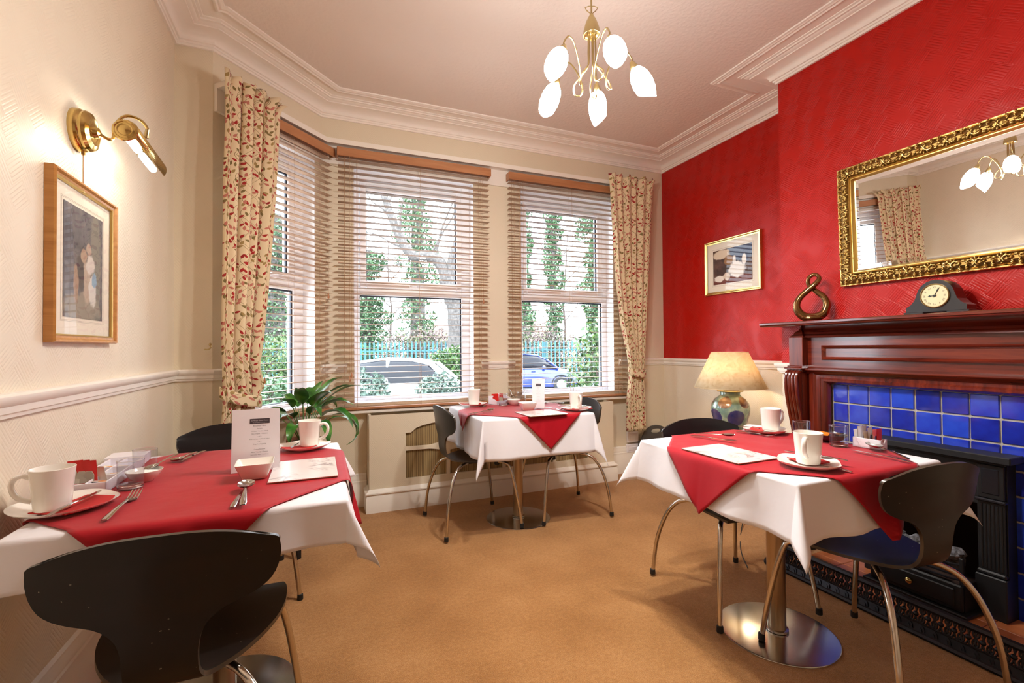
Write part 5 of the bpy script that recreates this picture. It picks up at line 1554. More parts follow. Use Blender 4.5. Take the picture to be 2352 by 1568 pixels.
# ---- middle table ------------------------------------------------------------
plate(1.062, 3.395, 20, 'white plate at the far left of the middle table')
napkin(1.050, 3.420, -10, 'red napkin on the far left plate of the middle table', w=.16, h=.07)
mug(1.072, 3.395, CT + .0095, 70, 'white mug at the far left of the middle table')
cutlery('fork', .955, 3.250, 1.150, 3.285, 'fork in front of the far left plate on the middle table')
cutlery('knife', .890, 2.945, 1.090, 3.005, 'knife under a spoon at the near left of the middle table')
cutlery('spoon', .925, 2.925, 1.140, 3.030, 'spoon over a knife at the near left of the middle table', CT + .006, 0, radians(2))
t = thing('sachet_tray', 'white tray of red sachets below the windows on the middle table', 'holder', (1.300, 3.415, CT), radians(20))
def slant_tray(t, w, d, h0, h1):
    b = MB(); e = .004
    for sx in (-1, 1):
        x0 = sx * w / 2 - (e if sx > 0 else 0)
        b.prism([(-d / 2, 0), (d / 2, 0), (d / 2, h1), (-d / 2, h0)], x0, x0 + e, 'x')
    b.bbox(-w / 2, w / 2, -d / 2, -d / 2 + e, 0, h0, .001); b.bbox(-w / 2, w / 2, d / 2 - e, d / 2, 0, h1, .001); b.box(-w / 2, w / 2, -d / 2, d / 2, 0, .004)
    b.build('tray', M_plastic_w, t)
slant_tray(t, .17, .10, .030, .062)
for k in range(5):
    sachet(1.262 + .010 * k, 3.440 - .004 * k, CT + .005, .050, .072, .010, (206, 36, 30), 18, -14 + 2 * k, f'red sauce sachet, {["back", "second", "third", "fourth", "front"][k]} in the tray on the middle table', (190, 176, 150) if k == 4 else None)
portion(1.345, 3.440, CT + .02, 14, 'brown-lidded jam portion in the tray on the middle table', (70, 30, 30), (120, 60, 44), .05, .036, (14, 0))
tumbler(1.272, 3.300, 'empty glass tumbler in front of the red sachets on the middle table')
round_bowl(1.365, 3.315, 'white sugar bowl between the tumblers on the middle table', .055, .042)
cutlery('spoon', 1.395, 3.485, 1.372, 3.325, 'spoon standing in the sugar bowl on the middle table', CT + .105, 0, radians(-24), .8)
portion(1.430, 3.420, CT + .006, 10, 'orange-lidded jam portion behind the sugar bowl on the middle table', (60, 30, 30), (224, 130, 60), .060, .044, (22, 0))
tumbler(1.455, 3.365, 'glass tumbler nearest the menu on the middle table')
cutlery('spoon', 1.470, 3.265, 1.405, 3.250, 'small spoon behind the square bowl on the middle table', None, 0, 0, .7)
mc = thing('menu_card', 'small three-sided menu card standing on the middle table', 'menu', (1.440, 3.030, CT + .0065), radians(-27))
W3, H3 = .085, .205
tri = [Vector((-W3 / 2, -.030, 0)), Vector((W3 / 2, -.030, 0)), Vector((0, .045, 0))]
for i in range(3):
    p, q = tri[i], tri[(i + 1) % 3]; d = (q - p).normalized(); nn = Vector((d.y, -d.x, 0)); 
    b = MB(); tp = .004
    vs = [p, q, q + Vector((0, 0, H3)) + d * tp, p + Vector((0, 0, H3)) - d * tp]
    vs2 = [v - nn * .0008 for v in vs]
    b.add(vs + vs2, [(0, 1, 2, 3), (7, 6, 5, 4), (0, 4, 5, 1), (1, 5, 6, 2), (2, 6, 7, 3), (3, 7, 4, 0)]); b.build('card_face', M_paper, mc)
menu_print(mc, Matrix(((1, 0, 0, -.006), (0, 0, -1, -.0303), (0, 1, 0, 0), (0, 0, 0, 1))), .082, .205)
square_bowl(1.335, 2.990, -8, 'square white bowl in front of the menu card on the middle table')
placemat(1.345, 2.795, -88, 'marble pattern mat at the near edge of the middle table', .235, .275)
plate(1.640, 2.850, 30, 'white plate at the right corner of the middle table')
napkin(1.675, 2.830, -15, 'red napkin on the right corner plate of the middle table', w=.14, h=.07)
mug(1.640, 2.845, CT + .0095, -95, 'white mug at the right corner of the middle table')
cutlery('knife', 1.555, 2.950, 1.735, 2.870, 'knife on the right corner plate of the middle table', CT + .018)
cutlery('fork', 1.488, 3.035, 1.532, 2.880, 'fork beside the right corner plate on the middle table')
cutlery('knife', 1.760, 3.235, 1.560, 3.320, 'knife at the far right of the middle table')
cutlery('spoon', 1.735, 3.190, 1.575, 3.262, 'spoon at the far right of the middle table')

# ---- left table --------------------------------------------------------------
ME_big = plate_mesh(.112, 2.5)
tag(link('plate', ME_big, None, (-.655, 1.665, CT), radians(40)), 'large white plate at the left corner of the left table', 'plate', 'white rounded square plates')
napkin(-.625, 1.655, 62, 'red napkin under the near left mug on the left table', w=.155, h=.11, bend=.004)
mug(-.668, 1.632, CT + .0105, 190, 'white mug on the large plate at the left corner of the left table')
cutlery('knife', -.636, 1.530, -.598, 1.745, 'knife lying across the large plate on the left table', CT + .020)
cutlery('fork', -.512, 1.497, -.512, 1.700, 'fork to the right of the large plate on the left table', None, 0, 0, 1.25)
# compartment tray
tr = thing('condiment_tray', 'white compartment tray of sachets and jam portions on the left table', 'holder', (-.668, 1.985, CT), radians(2))
b = MB(); w, d, h, e = .105, .38, .034, .004
for x0 in (-w / 2, -.002, w / 2 - e): b.bbox(x0, x0 + e, -d / 2, d / 2, 0, h, .001)
for y0 in (-d / 2, -.085, .035, d / 2 - e): b.bbox(-w / 2, w / 2, y0, y0 + e, 0, h, .001)
b.box(-w / 2, w / 2, -d / 2, d / 2, 0, .004); b.build('tray', M_plastic_w, tr)
for k, (x, y, lean, rz) in enumerate([(-.705, 1.850, -8, 16), (-.690, 1.862, 6, 10), (-.672, 1.868, 12, 4)]):
    sachet(x, y, CT + .005, .036, .090, .013, (206, 34, 30), rz, lean, ['red sauce sachet standing at the left of the condiment tray', 'red sauce sachet standing in the middle of the front of the condiment tray', 'red sauce sachet leaning right in the condiment tray'][k], (178, 170, 150))
sachet(-.722, 1.885, CT + .005, .040, .070, .008, (176, 196, 208), 30, -24, 'pale blue sachet behind the red ones in the condiment tray')
sachet(-.654, 1.905, CT + .005, .030, .062, .006, (226, 214, 190), -20, 16, 'cream sachet beside the red ones in the condiment tray')
for k, (x, y, rz, bd, ld, lab) in enumerate([(-.690, 1.965, 8, (70, 40, 30), (236, 222, 196), 'cream-lidded jam portion in the front row of the condiment tray'), (-.692, 2.065, -6, (90, 50, 20), (238, 226, 200), 'cream-lidded portion with an orange print at the back of the condiment tray'), (-.642, 2.060, 12, (60, 30, 30), (232, 216, 190), 'cream-lidded jam portion at the back right of the condiment tray'), (-.644, 1.955, 30, (60, 60, 60), (190, 186, 180), 'silver foil butter portion in the condiment tray'), (-.640, 1.850, -20, (60, 60, 60), (206, 200, 190), 'silver foil butter portion at the front right of the condiment tray')]):
    portion(x, y, CT + .012, rz, lab, bd, ld, .046, .036, (6 - 4 * k, 4))
tumbler(-.560, 1.832, 'glass tumbler in front of the condiment tray on the left table')
tumbler(-.572, 2.005, 'glass tumbler at the end of the condiment tray on the left table')
round_bowl(-.548, 1.915, 'white sugar bowl between the two tumblers on the left table', .052, .036)
cutlery('spoon', -.490, 2.065, -.545, 1.925, 'thin spoon resting in the sugar bowl on the left table', CT + .052, 0, radians(-9), .85)
b = MB(); b.bbox(-.06, .06, -.05, .05, 0, .036, .002)
tag(b.build('butter_box', M_plastic_w, None, loc=(-.690, 2.235, CT), rot=radians(4)), 'closed white box behind the tumblers by the cream wall', 'box')
cutlery('spoon', -.492, 2.345, -.520, 2.215, 'spoon at the far left of the left table beside a knife')
cutlery('knife', -.462, 2.358, -.502, 2.165, 'knife at the far left of the left table beside a spoon')
# big menu: tent card
mc = thing('menu_card', 'large white tent menu card standing behind a square bowl on the left table', 'menu', (-.2185, 1.900, CT), radians(2))
W4, H4 = .152, .218
for i, (y0, y1) in enumerate(((0, .030), (.085, .032))):
    b = MB(); vs = [Vector((-W4 / 2, y0, 0)), Vector((W4 / 2, y0, 0)), Vector((W4 / 2 , y1, H4)), Vector((-W4 / 2, y1, H4))]; nn = Vector((0, .0008, 0))
    b.add(vs + [v + nn for v in vs], [(0, 1, 2, 3), (7, 6, 5, 4), (0, 4, 5, 1), (1, 5, 6, 2), (2, 6, 7, 3), (3, 7, 4, 0)]); b.build('card_face', M_paper, mc)
sl = atan2(.030, H4); menu_print(mc, Matrix(((1, 0, 0, 0), (0, sin(sl), -cos(sl), -.0003), (0, cos(sl), sin(sl), 0), (0, 0, 0, 1))), .150, H4)
square_bowl(-.210, 1.815, 3, 'square white bowl in front of the large menu card on the left table')
placemat(-.056, 1.853, 90.5, 'marble pattern mat at the right edge of the left table', .300, .215)
cutlery('knife', -.226, 1.478, -.219, 1.672, 'knife under the spoon in front of the square bowl on the left table')
cutlery('spoon', -.200, 1.472, -.216, 1.660, 'spoon lying on a knife in front of the square bowl on the left table', CT + .007, 0, radians(1.5), 1.2)
plate(-.070, 2.250, 35, 'white plate at the far right corner of the left table')
napkin(-.090, 2.235, 25, 'red napkin on the far right plate of the left table', w=.12, h=.08)
mug(-.048, 2.256, CT + .0095, -18, 'white mug at the far right corner of the left table')
cutlery('knife', -.075, 2.330, -.112, 2.190, 'knife on the far right plate of the left table', CT + .019, 0, 0, .8)

# ================================================================== PLANT
ps = thing('plant_stand', 'black square plant stand behind the left table', 'stand', (-.13, 3.26, 0), radians(45))
b = MB(); b.bbox(-.19, .19, -.19, .19, .475, .500, .003); b.build('stand_top', M_ironm, ps)
for sx in (-1, 1):
    for sy in (-1, 1):
        b = MB(); b.bbox(sx * .175 - .015, sx * .175 + .015, sy * .175 - .015, sy * .175 + .015, 0, .475, .002); b.build('leg', M_ironm, ps)
pp = thing('potted_plant', 'green peace lily with long glossy leaves behind the left table', 'plant', (-.10, 3.225, .500))
M_pot = base_mat('terracotta_pot', (150, 92, 66), .7)
M_soil = base_mat('soil', (50, 38, 30), .95)
b = MB(); b.lathe([(0, 0), (.075, 0), (.098, .135), (.104, .137), (.104, .160), (.096, .160), (.094, .140), (0, .138)], 28); b.build('pot', M_pot, pp, smooth=True, angle=30)
b = MB(); b.lathe([(.094, .142), (.05, .148), (0, .150)], 20, cap0=False); b.build('soil', M_soil, pp, smooth=True)
M_leaf = base_mat('lily_leaf', (40, 92, 34), .28, coat=.3)
_v, _ = coords(M_leaf); set_col(M_leaf, ramp(M_leaf, noise(M_leaf, _v, 14, 3), [(0.3, (28, 76, 26)), (0.5, (52, 112, 40)), (0.72, (104, 156, 62))]))
M_stalk = base_mat('lily_stalk', (92, 128, 66), .5)
rnd = random.Random(11)
LV = [(-5, .30, .27, .30), (35, .28, .25, .55), (78, .24, .30, .35), (120, .22, .28, .4), (160, .22, .22, .6), (200, .24, .24, .5), (245, .26, .22, .6), (285, .26, .24, .55), (318, .28, .22, .75), (-22, .30, .20, .95), (15, .34, .17, 1.15), (62, .20, .33, .25), (100, .20, .32, .3), (140, .20, .30, .3), (225, .22, .30, .35), (265, .24, .32, .3), (302, .24, .30, .35), (340, .25, .31, .3), (20, .23, .34, .22), (50, .26, .24, .6), (180, .20, .20, .8), (258, .28, .16, .9), (292, .28, .17, .9), (330, .25, .26, .5)]
for (az, L, hb, droop) in LV:
    a = radians(az + rnd.uniform(-6, 6)); d = Vector((cos(a), sin(a), 0)); sd = Vector((-sin(a), cos(a), 0))
    L *= .70 if 95 < az < 260 else 1.0
    base = Vector((d.x * .02, d.y * .02, .14)); mid = d * (.05 + .10 * min(1, droop)) + Vector((0, 0, .14 + hb * .75))
    b = MB(); b.tube(catmull([base, base.lerp(mid, .5) + Vector((0, 0, .02)), mid], 4), [.0036, .0036, .0034, .0032, .003, .0028, .0026, .0024, .0022], 6)
    st_ = b.build('stalk', M_stalk, pp, smooth=True)
    rows = []; n = 10; Wd = rnd.uniform(.034, .046)
    p = mid.copy(); el = radians(62 - 42 * min(1.2, droop)); 
    for i in range(n + 1):
        t = i / n; w = Wd * (sin(pi * min(1, t * 1.02) ** .62) ** .9 if 0 < t < 1 else .02)
        wav = .006 * sin(t * 9 + az)
        up = Vector((-d.x * sin(el), -d.y * sin(el), cos(el)))
        rows.append([p + sd * (w * s) + up * (.35 * w * abs(s) + wav * abs(s)) for s in (-1, -.5, 0, .5, 1)])
        p = p + (d * cos(el) + Vector((0, 0, sin(el)))) * (L / n); el -= droop * .20 * (1 + t)
    b = MB(); b.grid(rows)
    o = b.build('leaf', M_leaf, pp, smooth=True, angle=None)
# ================================================================== OUTSIDE
# street frame: s runs along the street to the right, d away from the house
E1 = Vector((0.9257, -0.3782, 0)); E2 = Vector((0.3782, 0.9257, 0)); GZ = -0.50
SROT = atan2(E1.y, E1.x)
def sd(s, d, z=GZ): return E1 * s + E2 * d + Vector((0, 0, z))
MST = Matrix(((E1.x, E2.x, 0, 0), (E1.y, E2.y, 0, 0), (0, 0, 1, 0), (0, 0, 0, 1)))
M_tarmac = base_mat('tarmac', (150, 150, 152), .9)
_v, _ = coords(M_tarmac); set_col(M_tarmac, ramp(M_tarmac, noise(M_tarmac, _v, 30, 4), [(0.3, (80, 80, 82)), (0.7, (112, 112, 114))]))
M_grass = base_mat('rough_grass', (92, 104, 60), .95)
_v, _ = coords(M_grass); set_col(M_grass, ramp(M_grass, noise(M_grass, _v, 3, 5), [(0.3, (66, 56, 42)), (0.5, (68, 80, 44)), (0.7, (92, 104, 60))]))
b = MB(); b.box(-45, 45, 4.75, 22.5, GZ - .2, GZ, MST); o = b.build('ground', M_tarmac); struct(o)
b = MB(); b.box(-70, 70, 22.5, 70, GZ - .2, GZ + .02, MST); o = b.build('verge', M_grass); struct(o)

# ---- foliage -------------------------------------------------------------
def foliage_mesh(name, blobs, mat, seed, size=.09, flat=.6, shell=.35):
    """thousands of small folded leaves scattered through ellipsoids; blobs (centre, radii, count)"""
    rg = np.random.default_rng(seed); V = []; 
    for c, r, n in blobs:
        q = rg.normal(size=(n, 3)); q /= np.linalg.norm(q, axis=1)[:, None] + 1e-9
        rad = shell + (1 - shell) * rg.random(n) ** .6
        p = np.array(c)[None, :] + q * rad[:, None] * np.array(r)[None, :]
        u = rg.normal(size=(n, 3)); u /= np.linalg.norm(u, axis=1)[:, None]
        w = rg.normal(size=(n, 3)); w -= (w * u).sum(1)[:, None] * u; w /= np.linalg.norm(w, axis=1)[:, None]
        k = np.cross(u, w); L = size * (.6 + .8 * rg.random(n))[:, None]
        V.append(np.stack([p - u * L * .5, p + w * L * .32 + k * L * .1, p + u * L * .5, p - w * L * .32 + k * L * .1], 1))
    V = np.concatenate(V); m = len(V)
    F = []
    idx = np.arange(m) * 4
    tri = np.stack([np.stack([idx, idx + 1, idx + 2], 1), np.stack([idx, idx + 2, idx + 3], 1)], 1).reshape(-1, 3)
    me = bpy.data.meshes.new(name)
    me.vertices.add(m * 4); me.vertices.foreach_set('co', V.reshape(-1).astype(np.float32))
    me.loops.add(len(tri) * 3); me.loops.foreach_set('vertex_index', tri.reshape(-1).astype(np.int32))
    me.polygons.add(len(tri)); me.polygons.foreach_set('loop_start', (np.arange(len(tri)) * 3).astype(np.int32)); me.polygons.foreach_set('loop_total', np.full(len(tri), 3, np.int32))
    me.update(calc_edges=True); me.validate(); me.materials.append(mat)
    return me
def leaf_mat(name, c0, c1, c2, rough=.5):
    m = base_mat(name, c1, rough); nt = m.node_tree
    g = nt.nodes.new('ShaderNodeNewGeometry'); r = N(nt, g.outputs['Random Per Island'])
    set_col(m, ramp(m, r, [(0.0, c0), (0.5, c1), (1.0, c2)])); return m
M_ivy = leaf_mat('ivy_leaves', (40, 64, 42), (68, 98, 66), (108, 136, 96), .4)
M_laurel = leaf_mat('laurel_leaves', (30, 54, 26), (54, 82, 42), (96, 126, 62), .3)
M_conifer = leaf_mat('blue_conifer_needles', (52, 70, 62), (78, 98, 88), (108, 128, 112), .6)
M_hedge = leaf_mat('hedge_leaves', (36, 58, 30), (60, 86, 44), (100, 124, 66), .5)
M_bark = base_mat('grey_bark', (138, 132, 126), .9)
_v, _ = coords(M_bark); _n = noise(M_bark, _v, 12, 4); set_col(M_bark, ramp(M_bark, _n, [(0.3, (58, 54, 52)), (0.5, (80, 75, 72)), (0.7, (102, 96, 92))])); bump(M_bark, _n, .5, .02)
M_twig = base_mat('brown_twigs', (88, 76, 72), .9)
def part_stuff(name, me, parent): o = link(name, me, parent); o['kind'] = 'stuff'; return o

def ivy_tree(s, d, w, h, lab, seed, z0=GZ, n=9000, lean=0.0, leaf=.17):
    t = thing('ivy_tree', lab, 'tree', sd(s, d, GZ), SROT)
    b = MB(); P = [(lean * k / 6 * h, 0, h * k / 6) for k in range(7)]; b.tube(P, [w * .24 * (1 - .07 * k) for k in range(7)], 10); b.build('trunk', M_bark, t, smooth=True)
    rnd = random.Random(seed); bl = []
    K = int(h / .55)
    for k in range(K):
        z = .3 + k * .55
        bl.append(((lean * z + rnd.uniform(-.22, .22) * w, rnd.uniform(-.1, .1), z), (w * rnd.uniform(.28, .62), w * .42, rnd.uniform(.4, .75)), n // K))
    part_stuff('ivy', foliage_mesh('ivy', bl, M_ivy, seed, leaf, shell=.6), t)
    b = MB()
    for k in range(5):
        z = h * rnd.uniform(.35, .98); a = rnd.uniform(-1, 1)
        P = [Vector((lean * z, 0, z))]
        for q in range(5): P.append(P[-1] + Vector((a * .16 + rnd.uniform(-.08, .08), rnd.uniform(-.2, .2), rnd.uniform(.08, .4))))
        b.tube(P, [.06, .045, .035, .025, .018, .008], 5)
    b.build('branches', M_bark, t)
    return t
ivy_tree(-5.6, 27.8, 2.1, 12.2, 'broad ivy-clad tree seen through the centre of the middle window', 21)
ivy_tree(-8.6, 27.8, 2.0, 7.6, 'shorter ivy-clad tree at the left edge of the middle window', 22)
ivy_tree(.80, 27.8, .9, 11, 'narrow ivy-clad tree at the left of the right-hand window', 23, n=6500)
ivy_tree(2.5, 28, 1.1, 11.3, 'second ivy-clad tree from the left in the right-hand window', 24, n=7500)
ivy_tree(5.1, 28, 1.7, 11, 'leafy ivy-clad tree at the right of the right-hand window', 25, n=10000)
ivy_tree(-14.0, 27.5, 3.0, 9.7, 'ivy-clad tree seen through the angled bay window', 26, n=10000)
ivy_tree(-18.6, 27, 2.9, 6.2, 'low ivy-clad tree behind the left curtain', 27, n=8000)
# bent bare tree in front of the fence
bt = thing('bare_tree', 'bare grey tree with a bent limb crossing the middle window', 'tree', sd(-1.95, 20.3), SROT)
def kpt(px, y, d=20.3):  # height and offset of the limb measured on the tree's own plane
    return Vector(((px - 1176) / 1072 * d + 1.95, 0, 1.22 - GZ + (800 - y) / 1072 * d))
b = MB(); tr_ = catmull([(.10, 0, 0), (-.45, 0, 1.0), kpt(1052, 740), kpt(1045, 690), kpt(1030, 640)], 6)
b.tube(tr_, [.46, .44, .42, .41, .40, .40] * 4 + [.40], 12); b.build('trunk', M_bark, bt, smooth=True)
lm = catmull([kpt(1030, 650), kpt(1012, 603), kpt(985, 588), kpt(955, 588), kpt(938, 575), kpt(918, 540), kpt(902, 500), kpt(888, 460), kpt(878, 430), kpt(868, 390)], 5)
b = MB(); b.tube(lm, [lerp(.27, .12, i / (len(lm) - 1)) for i in range(len(lm))], 10); b.build('limb', M_bark, bt, smooth=True)
l2 = catmull([kpt(1034, 650), kpt(1040, 600), kpt(1048, 570), kpt(1066, 500), kpt(1072, 420)], 5)
b = MB(); b.tube(l2, [lerp(.26, .12, i / (len(l2) - 1)) for i in range(len(l2))], 10); b.build('limb', M_bark, bt, smooth=True)
rnd = random.Random(5)
b = MB()
for (px, y, dx, dz) in ((990, 588, 1.0, 2.2), (1000, 595, .8, 2.6), (955, 588, -1.4, -.3), (918, 540, .4, 1.6), (900, 500, -.9, 1.0), (938, 575, -1.3, .5), (1040, 640, 1.2, .4), (890, 465, .8, 1.2)):
    P = [kpt(px, y)]; v = Vector((dx, rnd.uniform(-.4, .4), dz)) * .25
    for q in range(7): P.append(P[-1] + v + Vector((rnd.uniform(-.08, .08), 0, rnd.uniform(-.08, .08))))
    b.tube(P, [.06 - .007 * q for q in range(8)], 5)
o = b.build('twigs', M_bark, bt); o['kind'] = 'stuff'
# thin bare trees
def bare(s, d, h, lab, seed):
    t = thing('bare_tree', lab, 'tree', sd(s, d), SROT); rnd = random.Random(seed)
    b = MB(); P = [Vector((rnd.uniform(-.05, .05) * k, 0, h * k / 6)) for k in range(7)]; b.tube(P, [.10 - .012 * k for k in range(7)], 7); b.build('trunk', M_twig, t, smooth=True)
    b = MB()
    def br(p, v, r, dep):
        Q = [p]; vv = v.copy()
        for q in range(5): vv += Vector((rnd.uniform(-.10, .10), rnd.uniform(-.10, .10), .05)) * v.length; Q.append(Q[-1] + vv)
        b.tube(Q, [r * (1 - .16 * k) for k in range(6)], 4, cap=False)
        if dep:
            for k in (2, 3, 4):
                a = rnd.choice((-1, 1)) * rnd.uniform(.4, .9)
                br(Q[k], Vector((v.x * cos(a) + v.z * sin(a), rnd.uniform(-.3, .3) * v.length, -v.x * sin(a) + v.z * cos(a))) * .72, r * .55, dep - 1)
    for k in range(9):
        z = h * (.3 + .07 * k); a = rnd.choice((-1, 1)) * rnd.uniform(.5, 1.1); br(Vector((0, 0, z)), Vector((sin(a), rnd.uniform(-.3, .3), cos(a))) * .42, .040, 2)
    o = b.build('twigs', M_twig, t); o['kind'] = 'stuff'
bare(-8.3, 32, 9, 'thin bare tree left of the ivy tree in the middle window', 31)
bare(-3.3, 32, 9, 'thin bare tree right of the ivy tree in the middle window', 32)
bare(3.6, 32, 9.5, 'thin bare tree in the middle of the right-hand window', 33)
bare(-13.2, 32, 9, 'thin bare tree at the left of the bay', 34)
# undergrowth behind the fence
def shrub(name, lab, s, d, blobs, mat, seed, size, cat='shrub', stems=7, z0=0.0):
    t = thing(name, lab, cat, sd(s, d, GZ), SROT); rnd = random.Random(seed)
    b = MB()
    for k in range(stems):
        c, r, n = blobs[k % len(blobs)]
        P = [Vector((c[0] * .3 + rnd.uniform(-.1, .1), c[1] * .3, 0)), Vector((c[0] * .7, c[1] * .7, c[2] * .6)), Vector((c[0] + rnd.uniform(-.6, .6) * r[0], c[1], c[2] + r[2] * rnd.uniform(.2, .8)))]
        b.tube(catmull(P, 4), [.03 - .0025 * q for q in range(9)], 5)
    b.build('stems', M_twig, t)
    part_stuff('foliage', foliage_mesh('foliage', blobs, mat, seed, size), t)
    return t
M_bramble = leaf_mat('bramble_twigs', (92, 78, 76), (116, 102, 100), (104, 116, 74), .8)
for k, (s0, lab) in enumerate(((-15.4, 'bramble thicket behind the fence seen from the bay window'), (-9.8, 'bramble thicket behind the fence at the left of the middle window'), (-4.2, 'bramble thicket behind the fence at the right of the middle window'), (1.4, 'bramble thicket behind the fence seen in the right-hand window'), (7.0, 'bramble thicket behind the fence at the far right'))):
    shrub('bramble_thicket', lab, s0, 23.6, [((-1.5, 0, 1.3), (1.2, .55, 1.3), 1900), ((0, 0, 1.5), (1.4, .55, 1.5), 2300), ((1.5, 0, 1.2), (1.2, .55, 1.25), 1900)], M_bramble if k != 1 else M_hedge, 40 + k, .13, 'thicket', 9)
# shrubs in the drive and bed
shrub('laurel_bush', 'large glossy laurel bush at the right of the right-hand window', 1.42, 7.2, [((0, 0, 1.15), (.62, .5, 1.05), 2200), ((.35, .1, 1.7), (.50, .45, .55), 1000), ((-.25, -.1, .7), (.50, .45, .65), 900)], M_laurel, 51, .085, 'bush')
for k, (s, d, hh, w, lab) in enumerate(((-2.22, 7.0, 1.42, .46, 'low blue conifer bush at the left of the middle window sill'), (-1.12, 7.2, 1.34, .46, 'low blue conifer bush below the middle of the window'), (-.22, 7.0, 1.38, .32, 'low blue conifer bush at the right of the middle window sill'))):
    shrub('conifer_bush', lab, s, d, [((0, 0, hh * .5), (w, .5, hh * .52), 2600), ((-w * .4, 0, hh * .62), (w * .5, .4, hh * .36), 900), ((w * .4, 0, hh * .6), (w * .5, .4, hh * .36), 900)], M_conifer, 60 + k, .060, 'bush')
shrub('evergreen_shrub', 'evergreen shrub behind the rear of the white car', -2.0, 14.2, [((0, 0, .9), (.75, .6, .85), 1800), ((.3, 0, 1.35), (.5, .5, .5), 800)], M_laurel, 70, .10)
shrub('evergreen_hedge', 'tall evergreen hedge outside the angled bay window', -7.7, 14.2, [((-1.2, 0, 1.0), (1.1, .6, 1.05), 2600), ((.2, 0, 1.1), (1.2, .6, 1.15), 2800), ((1.2, .2, .8), (.8, .6, .85), 1800)], M_hedge, 71, .10, 'hedge')
shrub('evergreen_hedge', 'low hedge to the right of the tall hedge outside the bay', -4.4, 8.3, [((0, 0, .6), (1.0, .5, .65), 2600)], M_ivy, 72, .09, 'hedge')

# ---- palisade fence ------------------------------------------------------
M_fence = base_mat('teal_painted_steel', (44, 96, 104), .5)
fn = thing('palisade_fence', 'teal steel palisade fence across the street behind the cars', 'fence', sd(0, 21.4), SROT)
b = MB(); b.prism([(-.035, 0), (-.020, .012), (.020, .012), (.035, 0), (.020, -.006), (-.020, -.006)], .06, 1.98); b.prism([(-.035, 1.98), (.035, 1.98), (.012, 2.07), (0, 2.04), (-.012, 2.07)], -.004, .008, 'y'); me_p = b.mesh('pale', M_fence)
for k in range(120):
    link('pale', me_p, fn, (-15.0 + k * .193, -.05, 0))
for z in (.35, 1.62):
    b = MB(); b.bbox(-15.1, 8.2, -.04, .0, z - .03, z + .03, .004); b.build('rail', M_fence, fn)
for k in range(9):
    b = MB(); b.bbox(-15 + k * 2.75 - .05, -15 + k * 2.75 + .05, 0, .10, 0, 2.0, .004); b.build('post', M_fence, fn)

